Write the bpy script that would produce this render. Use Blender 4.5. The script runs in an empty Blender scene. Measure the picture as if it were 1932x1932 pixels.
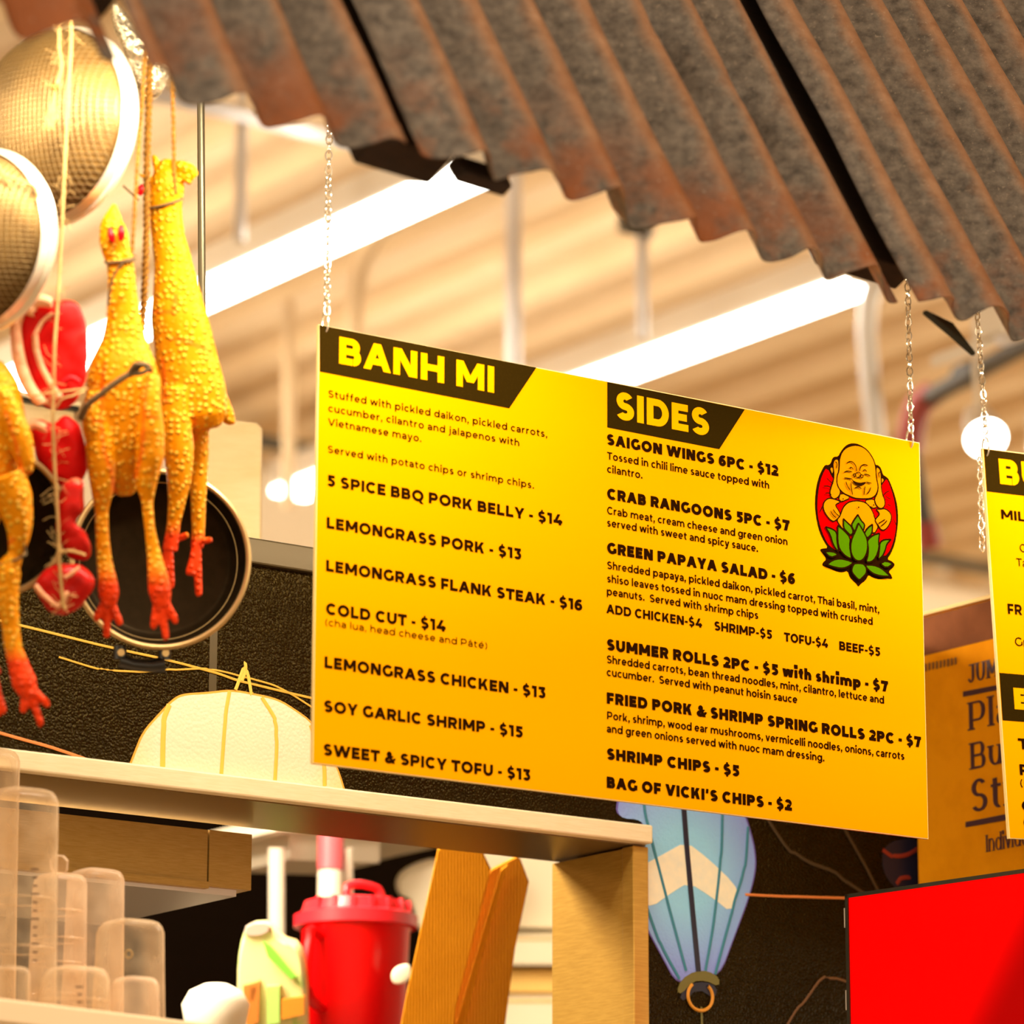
import bpy, bmesh, math, random
from mathutils import Vector, Matrix, noise
from math import sin, cos, pi, radians, sqrt, atan2
random.seed(7)
sc = bpy.context.scene
COL = sc.collection

# ------------------------------------------------------------------ camera
F = 7495.9                      # focal length in pixels of a 1932 px frame
TH, ROLL = 0.23980, -0.0025     # upward tilt, roll
CAM = Vector((0, 0, 1.6))
FW = Vector((0, cos(TH), sin(TH))); UP = Vector((0, -sin(TH), cos(TH))); RT = Vector((1, 0, 0))
cd = bpy.data.cameras.new('camera'); cam = bpy.data.objects.new('camera', cd); COL.objects.link(cam)
cd.sensor_width = 36; cd.lens = F / 1932 * 36
cam.matrix_world = Matrix.Translation(CAM) @ Matrix.Rotation(pi / 2 + TH, 4, 'X') @ Matrix.Rotation(-ROLL, 4, 'Z')
cd.clip_start = 0.1; cd.clip_end = 200
cd.dof.use_dof = True; cd.dof.focus_distance = 5.85; cd.dof.aperture_fstop = 3.6
sc.camera = cam

# ------------------------------------------------------------------ world, exposure
sc.view_settings.view_transform = 'Standard'; sc.view_settings.look = 'None'
sc.view_settings.gamma = 1; sc.view_settings.use_curve_mapping = False
sc.view_settings.exposure = 0.95
wd = bpy.data.worlds.new('hall_light'); sc.world = wd; wd.use_nodes = True
wd.node_tree.nodes['Background'].inputs[0].default_value = (1.0, 0.80, 0.53, 1)
wd.node_tree.nodes['Background'].inputs[1].default_value = 1.0

# ------------------------------------------------------------------ the stall's own axes
PSI = 0.6166
E = Vector((cos(PSI), sin(PSI), 0)); N = Vector((sin(PSI), -cos(PSI), 0)); Z = Vector((0, 0, 1))
TL = CAM + Vector((-0.2651, 5.2305, 1.5430))       # upper left corner of the big menu board
SW, SH = 1.0864, 0.61

def area_light(name, loc, target, sx, sy, power, col=(1, .86, .66)):
    d = bpy.data.lights.new(name, 'AREA'); d.shape = 'RECTANGLE'; d.size = sx; d.size_y = sy; d.energy = power; d.color = col
    o = bpy.data.objects.new(name, d); COL.objects.link(o)
    dr = (target - loc).normalized(); x = E - dr * E.dot(dr); x.normalize(); y = (-dr).cross(x)
    m = Matrix((x, y, -dr)).transposed().to_4x4(); m.translation = loc; o.matrix_world = m
    return o
# unseen strip light assumed under the awning, brightening the goods and boards from above
area_light('assumed_awning_light', TL + E * .42 + N * .42 + Z * .20, TL + E * .42 - Z * .35 - N * .1, 2.5, .05, 28)
# unseen hall lights are assumed high in front of the stall
# unseen fill light added behind the big board to brighten the printed wall
area_light('added_wall_fill', TL + E * .40 - N * .10 - Z * .10, TL + E * .28 - N * .5 - Z * .85, .95, .04, 2.4)
area_light('added_hall_light', Vector((1.4, 1.2, 5.2)), Vector((.1, 5.4, 3.2)), 2.4, .5, 40)  # assumed hall light, added out of view at front right
area_light('added_hall_light', Vector((-2.6, 2.4, 5.2)), Vector((-.2, 5.3, 3.0)), 2.4, .5, 40)  # assumed hall light, added out of view at front left

area_light('added_hall_light', Vector((5.2, 13.5, 4.9)), Vector((2.0, 17.2, 4.4)), 1.6, .4, 105)  # fill light added out of view to brighten the far wall at right
area_light('added_hall_light', Vector((-4.4, 11.5, 4.9)), Vector((-1.2, 15.2, 4.5)), 1.6, .4, 40)  # second added fill, out of view, for the left of the far wall

# ------------------------------------------------------------------ pixel measuring
def ray(px, py):
    x, y = px - 966, 966 - py
    c, s = cos(-ROLL), sin(-ROLL)
    u, v = c * x - s * y, s * x + c * y
    return FW + RT * (u / F) + UP * (v / F)
def P(px, py, d): return CAM + ray(px, py) * d
def hit(px, py, p0, n):
    r = ray(px, py); return CAM + r * ((p0 - CAM).dot(n) / r.dot(n))
def at_z(px, py, z): return hit(px, py, Vector((0, 0, z)), Z)

# ------------------------------------------------------------------ materials
def mat(name, col, rough=.6, metal=0, bump=None, var=None, spec=.5, emit=None, alpha=None, trans=0, coat=0, sheen=0):
    """var=(scale, colour2, contrast lo, hi); bump=(kind, scale, strength, distance)"""
    m = bpy.data.materials.new(name); m.use_nodes = True
    nt = m.node_tree; b = nt.nodes['Principled BSDF']
    b.inputs['Base Color'].default_value = (*col, 1); b.inputs['Roughness'].default_value = rough
    b.inputs['Metallic'].default_value = metal; b.inputs['Specular IOR Level'].default_value = spec
    b.inputs['Coat Weight'].default_value = coat
    if trans: b.inputs['Transmission Weight'].default_value = trans
    if emit: b.inputs['Emission Color'].default_value = (*emit[0], 1); b.inputs['Emission Strength'].default_value = emit[1]
    tc = nt.nodes.new('ShaderNodeTexCoord')
    if var:
        n = nt.nodes.new('ShaderNodeTexNoise'); n.inputs['Scale'].default_value = var[0]; n.inputs['Detail'].default_value = 6
        n.inputs['Roughness'].default_value = .6
        mp = nt.nodes.new('ShaderNodeMapping')
        if len(var) > 4: mp.inputs['Scale'].default_value = var[4]
        nt.links.new(tc.outputs['Object'], mp.inputs[0]); nt.links.new(mp.outputs[0], n.inputs['Vector'])
        r = nt.nodes.new('ShaderNodeValToRGB'); r.color_ramp.elements[0].position = var[2]; r.color_ramp.elements[1].position = var[3]
        r.color_ramp.elements[0].color = (*col, 1); r.color_ramp.elements[1].color = (*var[1], 1)
        nt.links.new(n.outputs['Fac'], r.inputs[0]); nt.links.new(r.outputs[0], b.inputs['Base Color'])
    if bump:
        if bump[0] == 'noise':
            t = nt.nodes.new('ShaderNodeTexNoise'); t.inputs['Scale'].default_value = bump[1]; t.inputs['Detail'].default_value = 4; o = t.outputs['Fac']
        elif bump[0] == 'voronoi':
            t = nt.nodes.new('ShaderNodeTexVoronoi'); t.feature = 'SMOOTH_F1'; t.inputs['Scale'].default_value = bump[1]
            t.inputs['Smoothness'].default_value = .5; o = t.outputs['Distance']
        else:
            t = nt.nodes.new('ShaderNodeTexWave'); t.inputs['Scale'].default_value = bump[1]; t.inputs['Distortion'].default_value = 2; o = t.outputs['Fac']
        nt.links.new(tc.outputs['Object'], t.inputs['Vector'])
        bp = nt.nodes.new('ShaderNodeBump'); bp.inputs['Strength'].default_value = bump[2]; bp.inputs['Distance'].default_value = bump[3]
        bp.invert = bump[0] == 'voronoi'
        nt.links.new(o, bp.inputs['Height']); nt.links.new(bp.outputs[0], b.inputs['Normal'])
    return m
def emission(name, col, s):
    m = bpy.data.materials.new(name); m.use_nodes = True; nt = m.node_tree; nt.nodes.clear()
    e = nt.nodes.new('ShaderNodeEmission'); e.inputs[0].default_value = (*col, 1); e.inputs[1].default_value = s
    o = nt.nodes.new('ShaderNodeOutputMaterial'); nt.links.new(e.outputs[0], o.inputs[0]); return m
def clear_plastic(name, tint, dens=.45, rough=.15):
    m = bpy.data.materials.new(name); m.use_nodes = True; nt = m.node_tree; b = nt.nodes['Principled BSDF']
    b.inputs['Base Color'].default_value = (*tint, 1); b.inputs['Roughness'].default_value = rough
    out = nt.nodes['Material Output']; tr = nt.nodes.new('ShaderNodeBsdfTransparent'); tr.inputs[0].default_value = (1, .96, .9, 1)
    lw = nt.nodes.new('ShaderNodeLayerWeight'); lw.inputs[0].default_value = .35
    tc = nt.nodes.new('ShaderNodeTexCoord'); n = nt.nodes.new('ShaderNodeTexNoise'); n.inputs['Scale'].default_value = 28
    nt.links.new(tc.outputs['Object'], n.inputs['Vector'])
    ma = nt.nodes.new('ShaderNodeMath'); ma.operation = 'MULTIPLY_ADD'; ma.inputs[1].default_value = .75; ma.inputs[2].default_value = dens - .22
    nt.links.new(lw.outputs['Facing'], ma.inputs[0])
    mb = nt.nodes.new('ShaderNodeMath'); mb.operation = 'MULTIPLY_ADD'; mb.inputs[1].default_value = .35; mb.use_clamp = True
    nt.links.new(n.outputs['Fac'], mb.inputs[0]); nt.links.new(ma.outputs[0], mb.inputs[2])
    mx = nt.nodes.new('ShaderNodeMixShader'); nt.links.new(mb.outputs[0], mx.inputs[0])
    nt.links.new(tr.outputs[0], mx.inputs[1]); nt.links.new(b.outputs[0], mx.inputs[2]); nt.links.new(mx.outputs[0], out.inputs[0])
    return m

# ------------------------------------------------------------------ mesh building
class MB:
    def __init__(s): s.v = []; s.f = []
    def add(s, vs, fs):
        o = len(s.v); s.v += [Vector(v) for v in vs]; s.f += [tuple(i + o for i in f) for f in fs]; return s
    def obox(s, c, ax, ay, az, sx, sy, sz):
        """box centred at c with axes ax, ay, az and full sizes"""
        vs = [c + ax * (sx / 2 * i) + ay * (sy / 2 * j) + az * (sz / 2 * k) for i in (-1, 1) for j in (-1, 1) for k in (-1, 1)]
        return s.add(vs, [(0, 1, 3, 2), (4, 6, 7, 5), (0, 4, 5, 1), (2, 3, 7, 6), (0, 2, 6, 4), (1, 5, 7, 3)])
    def box2(s, p, ax, ay, az, sx, sy, sz):
        """box with corner p, spanning sx along ax and so on"""
        return s.obox(p + ax * sx / 2 + ay * sy / 2 + az * sz / 2, ax, ay, az, sx, sy, sz)
    def tube(s, pts, r, n=8, cap=True, side=None, flat=None):
        """tube along pts; r number or list; flat=(a,b) squash: multiplies the two ring axes"""
        pts = [Vector(p) for p in pts]; k = len(pts); rings = []
        prev = None
        for i, p in enumerate(pts):
            t = (pts[min(i + 1, k - 1)] - pts[max(i - 1, 0)]).normalized()
            if side is not None: a = side - t * side.dot(t)
            elif prev is None:
                a = Vector((1, 0, 0)) if abs(t.x) < .8 else Vector((0, 0, 1)); a = a - t * a.dot(t)
            else: a = prev - t * prev.dot(t)
            a.normalize(); prev = a; b = t.cross(a)
            ri = r[i] if isinstance(r, (list, tuple)) else r
            ra, rb = (ri if isinstance(ri, (list, tuple)) else (ri, ri))
            rings.append([p + a * (ra * cos(2 * pi * j / n)) + b * (rb * sin(2 * pi * j / n)) for j in range(n)])
        vs = [v for g in rings for v in g]; fs = []
        for i in range(k - 1):
            for j in range(n):
                fs.append((i * n + j, i * n + (j + 1) % n, (i + 1) * n + (j + 1) % n, (i + 1) * n + j))
        if cap: fs += [tuple(range(n - 1, -1, -1)), tuple((k - 1) * n + j for j in range(n))]
        return s.add(vs, fs)
    def ring(s, c, ax, ay, ra, rb, r, n=40, m=8, a0=0, a1=2 * pi):
        full = abs(a1 - a0 - 2 * pi) < 1e-6
        k = n if full else n + 1
        vs = []; nz = ax.cross(ay)
        for i in range(k):
            a = a0 + (a1 - a0) * i / n; d = ax * (cos(a)) + ay * (sin(a)); p = c + ax * (ra * cos(a)) + ay * (rb * sin(a))
            for j in range(m): vs.append(p + d * (r * cos(2 * pi * j / m)) + nz * (r * sin(2 * pi * j / m)))
        fs = [(i * m + j, ((i + 1) % k) * m + j, ((i + 1) % k) * m + (j + 1) % m, i * m + (j + 1) % m) for i in range(n if full else k - 1) for j in range(m)]
        return s.add(vs, fs)
    def lathe(s, c, ax, ay, az, prof, n=48, sx=1, sy=1):
        """prof: list of (radius, height along az)"""
        vs = []; fs = []
        for r, h in prof:
            for j in range(n):
                a = 2 * pi * j / n; vs.append(c + ax * (r * cos(a) * sx) + ay * (r * sin(a) * sy) + az * h)
        for i in range(len(prof) - 1):
            for j in range(n): fs.append((i * n + j, i * n + (j + 1) % n, (i + 1) * n + (j + 1) % n, (i + 1) * n + j))
        return s.add(vs, fs)
    def slab(s, pts, back, rnd=.15, steps=4):
        """pts: outline in 3D, extruded along back with rounded rims (outline roughly star shaped)"""
        c = sum(pts, Vector()) / len(pts); n = len(pts); L = back.length; d = back.normalized(); rows = []
        for k in range(steps + 1):
            a = pi / 2 * (1 - k / steps); rows.append((1 - rnd * (1 - cos(a)), L * .5 * (1 - sin(a))))
        rows += [(q, L - h) for q, h in rows[::-1]]
        vs = [c + (p - c) * q + d * h for q, h in rows for p in pts]
        fs = [(i * n + j, i * n + (j + 1) % n, (i + 1) * n + (j + 1) % n, (i + 1) * n + j) for i in range(len(rows) - 1) for j in range(n)]
        fs += [tuple(range(n - 1, -1, -1)), tuple((len(rows) - 1) * n + j for j in range(n))]
        return s.add(vs, fs)
    def mesh(s, name, o=Vector((0, 0, 0)), smooth=False):
        me = bpy.data.meshes.new(name); me.from_pydata([v - o for v in s.v], [], s.f); me.update()
        bm = bmesh.new(); bm.from_mesh(me); bmesh.ops.recalc_face_normals(bm, faces=bm.faces); bm.to_mesh(me); bm.free()
        if smooth:
            for p in me.polygons: p.use_smooth = True
            try: me.set_sharp_from_angle(angle=radians(40))
            except Exception: pass
        return me
    def build(s, name, m, parent=None, smooth=False, o=None):
        if parent is not None: o = root_loc(parent)
        elif o is None:
            lo = min(v.z for v in s.v); c = sum(s.v, Vector()) / len(s.v); o = Vector((c.x, c.y, lo))
        ob = bpy.data.objects.new(name, s.mesh(name, o, smooth)); COL.objects.link(ob)
        ob.data.materials.append(m)
        if parent is not None: ob.parent = parent
        else: ob.location = o
        return ob
def root_loc(o):
    l = Vector(o.location)
    while o.parent: o = o.parent; l += Vector(o.location)
    return l
def thing(name, label, cat, loc, group=None):
    o = bpy.data.objects.new(name, None); COL.objects.link(o); o.location = loc; o.empty_display_size = .05
    o['label'] = label; o['category'] = cat
    if group: o['group'] = group
    return o
def tag(o, label, cat, group=None, kind=None):
    o['label'] = label; o['category'] = cat
    if group: o['group'] = group
    if kind: o['kind'] = kind
    return o
def struct(o, label=None, cat=None):
    o['kind'] = 'structure'
    if label: o['label'] = label; o['category'] = cat
    return o
def bevel(o, w, seg=2):
    m = o.modifiers.new('bevel', 'BEVEL'); m.width = w; m.segments = seg; m.limit_method = 'ANGLE'; return o

# ------------------------------------------------------------------ stroke lettering
def glyph(ch, t, h=None, serif=0):
    """prims of a wide geometric sans; cap height 1; returns width, list of polygons"""
    h = h or t * .86; td = t * 1.08; out = []; X = .745
    def V(x, y0, y1, w=None):
        w = w or t; out.append([(x, y0), (x + w, y0), (x + w, y1), (x, y1)])
        if serif:
            for y in (y0, y1):
                yy = y if y == y0 else y - serif
                if y in (0, 1, X, 1.06): out.append([(x - w * .45, yy), (x + w * 1.45, yy), (x + w * 1.45, yy + serif), (x - w * .45, yy + serif)])
    def H(y, x0, x1, hh=None): hh = hh or h; out.append([(x0, y), (x1, y), (x1, y + hh), (x0, y + hh)])
    def D(x0, y0, x1, y1, w=None): w = w or td; out.append([(x0, y0), (x0 + w, y0), (x1 + w, y1), (x1, y1)])
    def R(cx, cy, rx, ry, a0=0, a1=360, tt=None, hh=None):
        tt = tt or t; hh = hh or h; n = max(6, int(abs(a1 - a0) / 13))
        pr = None
        for i in range(n + 1):
            a = radians(a0 + (a1 - a0) * i / n); o = (cx + rx * cos(a), cy + ry * sin(a)); q = (cx + (rx - tt) * cos(a), cy + (ry - hh) * sin(a))
            if pr: out.append([pr[0], o, q, pr[1]])
            pr = (o, q)
    def S(w, hgt, y0=0):
        ry = (hgt + h) / 4
        R(w / 2, y0 + hgt - ry, w * .46, ry, 32, 270); R(w / 2, y0 + ry, w / 2, ry, -150, 90)
    c = ch
    if c == ' ': return .36, out
    if c == 'A': w = 1.1; D(0, 0, w / 2 - td / 2, 1); D(w - td, 0, w / 2 - td / 2, 1); H(.2, w * .2, w * .8)
    elif c == 'B':
        w = .87; V(0, 0, 1); r = (.5 + h / 2) / 2
        for y in (0, .5 - h / 2, 1 - h): H(y, 0, w - r - .02)
        R(w - .05 - r, 1 - r, r, r, -90, 90); R(w - r, r, r, r, -90, 90)
    elif c == 'C': w = .97; R(.53, .5, .53, .52, 44, 316)
    elif c == 'D': w = 1.0; V(0, 0, 1); H(0, 0, w - .5); H(1 - h, 0, w - .5); R(w - .5, .5, .5, .5, -90, 90)
    elif c == 'E': w = .76; V(0, 0, 1); H(0, 0, w); H(1 - h, 0, w - .02); H(.5 - h / 2, 0, w - .07)
    elif c == 'F': w = .74; V(0, 0, 1); H(1 - h, 0, w); H(.42 - h / 2, 0, w - .06)
    elif c == 'G': w = .99; R(.53, .5, .53, .52, 44, 330); V(w - t * .96, .1, .52)
    elif c == 'H': w = .96; V(0, 0, 1); V(w - t, 0, 1); H(.5 - h / 2, 0, w)
    elif c == 'I': w = t; V(0, 0, 1)
    elif c == 'J': w = .66; V(w - t, .33, 1); R(w - .36, .35, .36, .37, 205, 360); H(1 - h, .12, w)
    elif c == 'K': w = .95; V(0, 0, 1); D(t * .5, .3, w - td * 1.15, 1); D(w - td * 1.1, 0, .36, .6)
    elif c == 'L': w = .74; V(0, 0, 1); H(0, 0, w)
    elif c == 'M': w = 1.16; V(0, 0, 1); V(w - t, 0, 1); D(w / 2 - td / 2, .22, 0, 1); D(w / 2 - td / 2, .22, w - td, 1)
    elif c == 'N': w = .97; V(0, 0, 1); V(w - t, 0, 1); D(w - td * 1.15, 0, 0, 1, td * 1.15)
    elif c == 'O': w = 1.12; R(w / 2, .5, w / 2, .52)
    elif c == 'Q': w = 1.12; R(w / 2, .5, w / 2, .52); D(w - .28, -.2, w / 2, .12)
    elif c in 'PR':
        w = .88; V(0, 0, 1); r = .35
        H(.3, 0, w - r); H(1 - h, 0, w - r); R(w - r, .65, r, r, -90, 90)
        if c == 'R': D(w - td * .95, 0, w * .42, .36)
    elif c == 'S': w = .82; S(w, 1.03, -.015)
    elif c == 'T': w = .88; H(1 - h, 0, w); V(w / 2 - t / 2, 0, 1)
    elif c == 'U': w = .94; V(0, .42, 1); V(w - t, .42, 1); R(w / 2, .43, w / 2, .45, 180, 360)
    elif c == 'V': w = 1.08; D(w / 2 - td / 2, 0, 0, 1); D(w / 2 - td / 2, 0, w - td, 1)
    elif c == 'W':
        w = 1.62; a = w * .29; D(a - td / 2, 0, 0, 1); D(a - td / 2, 0, w / 2 - td / 2, 1); D(w - a - td / 2, 0, w / 2 - td / 2, 1); D(w - a - td / 2, 0, w - td, 1)
    elif c == 'Y': w = 1.0; V(w / 2 - t / 2, 0, .42); D(w / 2 - td / 2, .36, 0, 1); D(w / 2 - td / 2, .36, w - td, 1)
    elif c == '1': w = .2 + t; V(w - t, 0, 1); H(1 - h, 0, w)
    elif c == '2': w = .76; R(.38, .68, .38, .34, -25, 160); D(.02, h * .3, w - td * 1.28, .56, td * 1.2); H(0, 0, w + .02)
    elif c == '3': w = .76; H(1 - h, .06, w - .05); D(.26, .5, w - td * 1.3, 1 - h * .5); R(.37, .32, .38, .34, -150, 92)
    elif c == '4': w = .9; D(0, .2, .4, 1); H(.18, 0, w); V(.52, 0, .5)
    elif c == '5': w = .76; H(1 - h, .1, w - .04); V(.1, .46, 1); H(.46, .1, .4); R(.37, .32, .385, .34, -150, 90)
    elif c == '6': w = .8; R(.4, .33, .4, .35); R(.52, .45, .52, .57, 62, 190)
    elif c == '7': w = .8; H(1 - h, 0, w); D(.16, 0, w - td, 1); V(0, .7, 1, t * .85)
    elif c == '$':
        w = .8; S(w, 1.03, -.015); V(w / 2 - t * .3, -.15, .02, t * .6); V(w / 2 - t * .3, .98, 1.15, t * .6)
    elif c == '&':
        w = .98; R(.42, .77, .25, .25, -60, 250); R(.38, .27, .38, .29, 75, 350); D(w - td, 0, .22, .72, td); D(.42, .42, .62, .66, td * .8); D(.62, .12, .84, .46, td * .8)
    elif c == '-': w = .38; H(.3, 0, w, h * .9)
    elif c == '.': w = t * 1.1; H(0, 0, w, t * 1.1)
    elif c == ',': w = t * 1.1; H(0, 0, w, t * 1.1); D(0, -.2, .3 * t, .02, t * .6)
    elif c == "'": w = t; D(0, .62, .15 * t, 1.02, t * .8)
    elif c == '(': w = .3; R(.55, .42, .55, .72, 128, 232, t * .95, h)
    elif c == ')': w = .3; R(-.25, .42, .55, .72, -52, 52, t * .95, h)
    elif c in 'aâ':
        w = .7; V(w - t, 0, .46); R(w / 2 - .02, .42, w / 2 + .02, X + .015 - .42, 0, 150)
        R(.27, .215, .27, .23, 80, 280); H(.445 - h, .25, w - t / 2); H(-.012, .25, w - t * 1.1)
        if c == 'â': D(.18, .84, .32, 1.0, t * .8); D(.5 - t * .4, .84, .34 - t * .1, 1.0, t * .8)
    elif c in 'bdpqg':
        w = .86; r = X / 2 + .015; rx = .41
        R(w - rx if c in 'bp' else rx, X / 2, rx, r)
        if c == 'b': V(0, 0, 1.06)
        if c == 'd': V(w - t, 0, 1.06)
        if c == 'p': V(0, -.29, X)
        if c == 'q': V(w - t, -.29, X)
        if c == 'g': V(w - t, .05, X); R(w / 2 - .01, .06, w / 2 + .01, .36, 215, 360)
    elif c == 'c': w = .72; R(.4, X / 2, .4, X / 2 + .015, 45, 315)
    elif c in 'eé':
        w = .8; R(.4, X / 2, .4, X / 2 + .015, 0, 318); H(X / 2 - h * .45, t * .5, w - t * .3, h * .85)
        if c == 'é': D(.34, .84, .5, 1.02, t)
    elif c == 'f': w = .46; V(.1, 0, .8); R(.1 + .3, .78, .3, .3, 85, 180); H(X - h, 0, w)
    elif c == 'h' or c == 'n':
        w = .76; V(0, 0, 1.06 if c == 'h' else X); R(w / 2, .38, w / 2, X + .015 - .38, 0, 180); V(w - t, 0, .4)
    elif c == 'i': w = t; V(0, 0, X); H(.86, -.1 * t, t * 1.1, t * 1.15)
    elif c == 'j': w = t + .1; V(w - t, -.1, X); R(w - .26, -.08, .26, .22, 250, 360); H(.86, w - t, w, t * 1.1)
    elif c == 'k': w = .76; V(0, 0, 1.06); D(t * .5, .18, w - td * 1.2, X); D(w - td * 1.1, 0, .26, .44)
    elif c == 'l': w = t; V(0, 0, 1.06)
    elif c == 'm':
        w = 1.3; q = (w + t) / 4; V(0, 0, X); V(w / 2 - t / 2, 0, .42); V(w - t, 0, .42)
        R(q, .4, q, X + .015 - .4, 0, 180); R(w - q, .4, q, X + .015 - .4, 0, 180)
    elif c == 'o': w = .83; R(w / 2, X / 2, w / 2, X / 2 + .015)
    elif c == 'r': w = .48; V(0, 0, X); R(.4, .36, .4, X + .015 - .36, 80, 180)
    elif c == 's': w = .62; S(w, X + .03, -.015)
    elif c == 't': w = .5; V(.1, .22, .93); R(.1 + .27, .25, .27, .265, 180, 290); H(X - h, 0, w)
    elif c == 'u': w = .76; V(0, .34, X); V(w - t, 0, X); R(w / 2, .37, w / 2, .385, 180, 360)
    elif c == 'v': w = .78; D(w / 2 - td / 2, 0, 0, X); D(w / 2 - td / 2, 0, w - td, X)
    elif c == 'w':
        w = 1.22; a = w * .28; D(a - td / 2, 0, 0, X); D(a - td / 2, 0, w / 2 - td / 2, X); D(w - a - td / 2, 0, w / 2 - td / 2, X); D(w - a - td / 2, 0, w - td, X)
    elif c == 'y': w = .78; D(w / 2 - td * .6, 0, 0, X); D(w / 2 - td * .95, -.29, w - td, X); H(-.29, .06, .3)
    else: w = .3
    return w, out
ROUND = set('OCGQSceodqg6(a')
DIAG = set('AVWYTvwy')
def typeset(txt, t, track=0, h=None, serif=0):
    x = 0; polys = []
    for i, ch in enumerate(txt):
        w, pr = glyph(ch, t, h, serif)
        lsb = 0 if ch == ' ' else (.03 if ch in DIAG else .065 if ch in ROUND else .092 - t * .08)
        if i: x += lsb
        polys += [[(a + x, b) for a, b in p] for p in pr]
        x += w + track
        if i < len(txt) - 1: x += lsb
    return x - track, polys
class Face:
    """a flat printed face: origin at its upper left corner, u right, v down, n outward"""
    def __init__(s, o, u, d, n): s.o, s.u, s.d, s.n = o, u, d, n
    def pt(s, u, v, k=0): return s.o + s.u * u + s.d * v + s.n * k
    def uv(s, px, py):
        q = hit(px, py, s.o, s.n) - s.o; return q.dot(s.u), q.dot(s.d)
    def text(s, txt, p0, p1, cap, t, parent, m, name='lettering', track=0, h=None, serif=0, k=.0006, vmix=.5):
        u0, v0 = s.uv(*p0); u1, v1 = s.uv(*p1); w, polys = typeset(txt, t, track, h, serif)
        v = v0 * (1 - vmix) + v1 * vmix; b = MB(); h = h or t * .86; t0 = t
        for _ in range(3):
            sx = (u1 - u0) / w; t = t0 * max(.75, min(1.35, cap / sx)); w, polys = typeset(txt, t, track, h, serif)
        sx = (u1 - u0) / w
        if cap > .03:      # headings: each letter a part of its own
            x = 0; w = typeset(txt, t, track, h, serif)[0]
            for i, ch in enumerate(txt):
                full = typeset(txt[:i + 1], t, track, h, serif); prev = len(typeset(txt[:i], t, track, h, serif)[1]) if i else 0
                g = full[1][prev:]
                if g:
                    bb = MB()
                    for j, p in enumerate(g): bb.add([s.pt(u0 + a * sx, v - y * cap, k + (j % 7) * 4e-6) for a, y in p], [tuple(range(len(p)))])
                    bb.build('letter', m, parent)
            return
        for i, p in enumerate(polys):
            b.add([s.pt(u0 + a * sx, v - y * cap, k + (i % 7) * 4e-6) for a, y in p], [tuple(range(len(p)))])
        return b.build(name, m, parent)
    def poly(s, pts, k): return MB().add([s.pt(*s.uv(*p), k) for p in pts], [tuple(range(len(pts)))])
    def stroke(s, b, pts, w, k, closed=False):
        q = [s.uv(*p) for p in pts]; n = len(q); L = []
        for i in range(n):
            a = q[(i - 1) % n] if (closed or i > 0) else q[i]; c = q[(i + 1) % n] if (closed or i < n - 1) else q[i]
            dx, dy = c[0] - a[0], c[1] - a[1]; l = sqrt(dx * dx + dy * dy) or 1; ww = w
            if not closed and (i == 0 or i == n - 1): ww = w * .35
            L.append(((q[i][0] - dy / l * ww / 2, q[i][1] + dx / l * ww / 2), (q[i][0] + dy / l * ww / 2, q[i][1] - dx / l * ww / 2)))
        for i in range(n if closed else n - 1):
            a, c = L[i], L[(i + 1) % n]; b.add([s.pt(*a[0], k), s.pt(*a[1], k), s.pt(*c[1], k), s.pt(*c[0], k)], [(0, 1, 2, 3)])
def smooth_poly(pts, closed=True, it=2):
    for _ in range(it):
        n = len(pts); o = []
        for i in range(n if closed else n - 1):
            a, b = pts[i], pts[(i + 1) % n]
            o += [(a[0] * .75 + b[0] * .25, a[1] * .75 + b[1] * .25), (a[0] * .25 + b[0] * .75, a[1] * .25 + b[1] * .75)]
        if not closed: o = [pts[0]] + o + [pts[-1]]
        pts = o
    return pts
def spline(pts, n=6):
    """Catmull-Rom through 3D points"""
    pts = [Vector(p) for p in pts]; o = []
    for i in range(len(pts) - 1):
        p0, p1, p2, p3 = pts[max(i - 1, 0)], pts[i], pts[i + 1], pts[min(i + 2, len(pts) - 1)]
        for k in range(n):
            t = k / n; o.append(.5 * ((2 * p1) + (p2 - p0) * t + (2 * p0 - 5 * p1 + 4 * p2 - p3) * t * t + (3 * p1 - p0 - 3 * p2 + p3) * t ** 5))
    return o + [pts[-1]]

# ================================================================== the setting
M_ceil = mat('ceiling_paint', (.76, .56, .33), .85, var=(1.2, (.69, .49, .27), .3, .7))
M_wallp = mat('far_wall_paint', (.85, .73, .55), .85, var=(.8, (.80, .67, .48), .3, .7))
M_floor = mat('floor_concrete', (.52, .42, .29), .7, var=(3, (.44, .35, .24), .3, .7))
M_dark = mat('dark_pebbled_panel', (.008, .0038, .0003), .28, bump=('voronoi', 250, .8, .003), var=(40, (.012, .006, .0006), .35, .65), spec=.17)
M_dark.node_tree.nodes['Principled BSDF'].inputs['Specular Tint'].default_value = (1, .70, .22, 1)
M_steel = mat('brushed_steel', (.95, .82, .56), .45, .1, var=(30, (.88, .74, .46), .35, .65, (1, 1, 14)))
M_trimdk = mat('dark_bronze_trim', (.075, .052, .02), .45, .5)
M_galv = mat('galvanised_pipe', (.62, .58, .54), .45, .6)
M_blackpipe = mat('black_iron_pipe', (.06, .05, .03), .6)
M_redpipe = mat('red_pipe_paint', (.30, .03, .015), .5)
M_white = mat('white_enamel', (.80, .72, .60), .5)
M_led = emission('led_lens', (1, .95, .85), 9); M_led2 = emission('led_added_uplight', (1, .93, .8), 5)

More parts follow.
